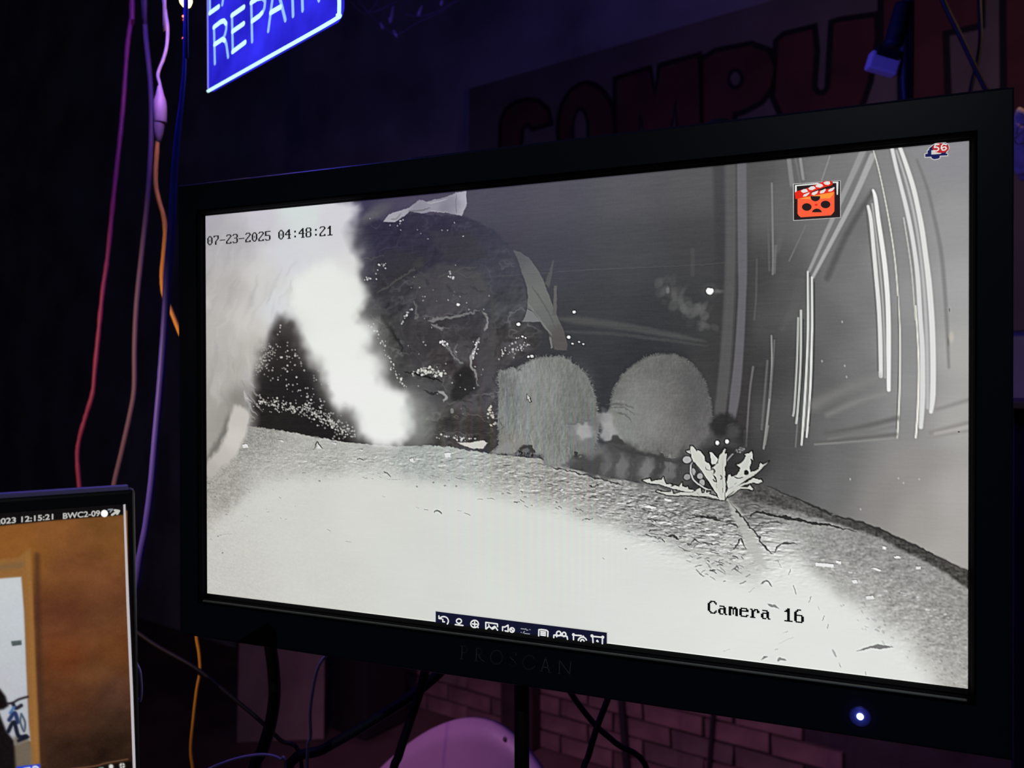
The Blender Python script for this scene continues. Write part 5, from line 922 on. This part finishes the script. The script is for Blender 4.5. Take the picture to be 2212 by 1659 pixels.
# ================================================================ pale plastic chair
DCH = 1.22; ctop = at(985, 1592, DCH); M_ch = mat('pale_chair_plastic', (.27, .175, .28), .45, var=.08, scale=9)
chair = tag(empty('plastic_chair', (ctop.x, ctop.y, 0), WALL_A-.15), 'pale plastic chair with rounded backrest at the bottom, behind the workbench', 'chair')
V, F = [], []; nx_, ny_ = 24, 10
for j in range(ny_+1):
    for i in range(nx_+1):
        a = i/nx_*2-1; b = j/ny_; wtop = ctop.z-.15*abs(a)**1.9*1.05; z = .46+(wtop-.46)*b; V.append((a*.25, .05*a*a*-1+.07*b, z))
m_ = len(V); V += [(x, y+.012, z) for x, y, z in V]
for j in range(ny_):
    for i in range(nx_): k0 = j*(nx_+1)+i; F.append((k0, k0+1, k0+nx_+2, k0+nx_+1)); F.append((m_+k0, m_+k0+nx_+1, m_+k0+nx_+2, m_+k0+1))
edge_ = [i for i in range(nx_+1)]+[(j+1)*(nx_+1)-1 for j in range(1, ny_+1)]+[ny_*(nx_+1)+i for i in range(nx_-1, -1, -1)]+[j*(nx_+1) for j in range(ny_-1, 0, -1)]
for a, b in zip(edge_, edge_[1:]+edge_[:1]): F.append((a, a+m_, b+m_, b))
me = mesh_from('backrest', V, F, True); bm = bmesh.new(); bm.from_mesh(me); bmesh.ops.recalc_face_normals(bm, faces=bm.faces); bm.to_mesh(me); bm.free(); obj('backrest', me, M_ch, chair)
box('seat', (0, -.20, .445), (.48, .42, .03), M_ch, chair, .012)
for x in (-.18, .18):
    for y in (-.37, -.02): tube('leg', [(x*1.08, y*1.02, 0), (x, y, .435)], [.014, .018], M_ch, chair)

# ================================================================ lamps out of view; the last two are added
def shade_lamp(name, label, bulb, aim, stem, r, color, glow_c, power, kind='POINT', cone=None):
    root = tag(empty(name, stem[-1]), label, 'lamp'); n = (Vector(aim)-Vector(bulb)).normalized()
    def k(o): o.parent = root; o.matrix_parent_inverse = root.matrix_basis.inverted(); return o
    b = Vector(bulb); k(obj('shade', lathe_mesh('shade', [(0, .012), (.004, r*.35), (r*.8, r*.75), (r*1.5, r), (r*1.5, r*.97), (r*.8, r*.71), (.008, r*.3), (.006, .0)], b-n*r*.95, b, 28), mat(name+'_shade', (.04, .04, .045), .4)))
    k(obj('bulb', lathe_mesh('bulb', [(0, .0), (.002, r*.18), (r*.3, r*.26), (r*.5, r*.2), (r*.58, 0)], b-n*r*.35, b, 16), glow(name+'_bulb', glow_c, 4.0, False)))
    k(tube('stem', [b-n*r*.9]+[Vector(q) for q in stem], .006, M_matt, sides=8))
    l = lamp(name+'_light', kind, b+n*r*.75, power, color, r*.25)
    if cone: l.data.spot_size = math.radians(cone); l.data.spot_blend = .8; l.rotation_euler = n.to_track_quat('-Z', 'Y').to_euler()
    l.parent = root; l.matrix_parent_inverse = root.matrix_basis.inverted(); return root
b = at(-1000, 600, .44); shade_lamp('desk_lamp', 'black desk lamp clamped to the bench, left outside the picture', b, at(250, 1000, .90), [b+Vector((-.06, -.02, .06)), Vector((b.x-.09, b.y, BENCH+.3)), Vector((b.x-.06, b.y+.05, BENCH+.006))], .05, (1.0, .62, .36), (1, .7, .4), 5.0, 'SPOT', 82)
b = at(2620, -420, 1.15); shade_lamp('pendant_lamp', 'small warm pendant lamp hanging above, right outside the picture', b, on_wall(1950, 700), [Vector((b.x, b.y, CEIL-.3)), Vector((b.x, b.y, CEIL))], .07, (1.0, .60, .36), (1, .7, .4), 2.9, 'SPOT', 150)
b = at(-700, 420, .95); shade_lamp('added_magenta_spot', 'added unseen magenta spotlight hanging at the left', b, at(1020, 1650, 1.9), [Vector((b.x, b.y, CEIL-.4)), Vector((b.x, b.y, CEIL))], .05, (1.0, .44, .92), (1, .3, 1), 25.0, 'SPOT', 70)  # added unseen lamp that tints bricks and chair magenta
b = Vector((.35, -1.7, 2.35)); shade_lamp('added_fill_spot', 'added unseen cool fill spotlight behind the viewer', b, (0, 0, 1.27), [Vector((b.x, b.y, CEIL-.3)), Vector((b.x, b.y, CEIL))], .05, (.80, .92, 1.0), (.8, .9, 1), 9.5, 'SPOT', 26)  # added fill lamp, unseen, to lift the dark bezel

hz = at(1028, 1625, DCH-.02); hl = chair.matrix_basis.inverted() @ hz; ha = hl.x/.25; hy = -.05*ha*ha+.07*(hl.z-.46)/(ctop.z-.15*abs(ha)**1.9*1.05-.46)
obj('rivet', lathe_mesh('rivet', [(0, 0), (.001, .0042), (.003, .0036), (.0036, 0)], (hl.x, hy+.0012, hl.z), (hl.x, hy-1, hl.z), 12), mat('dark_rivet', (.03, .02, .03), .5), chair)
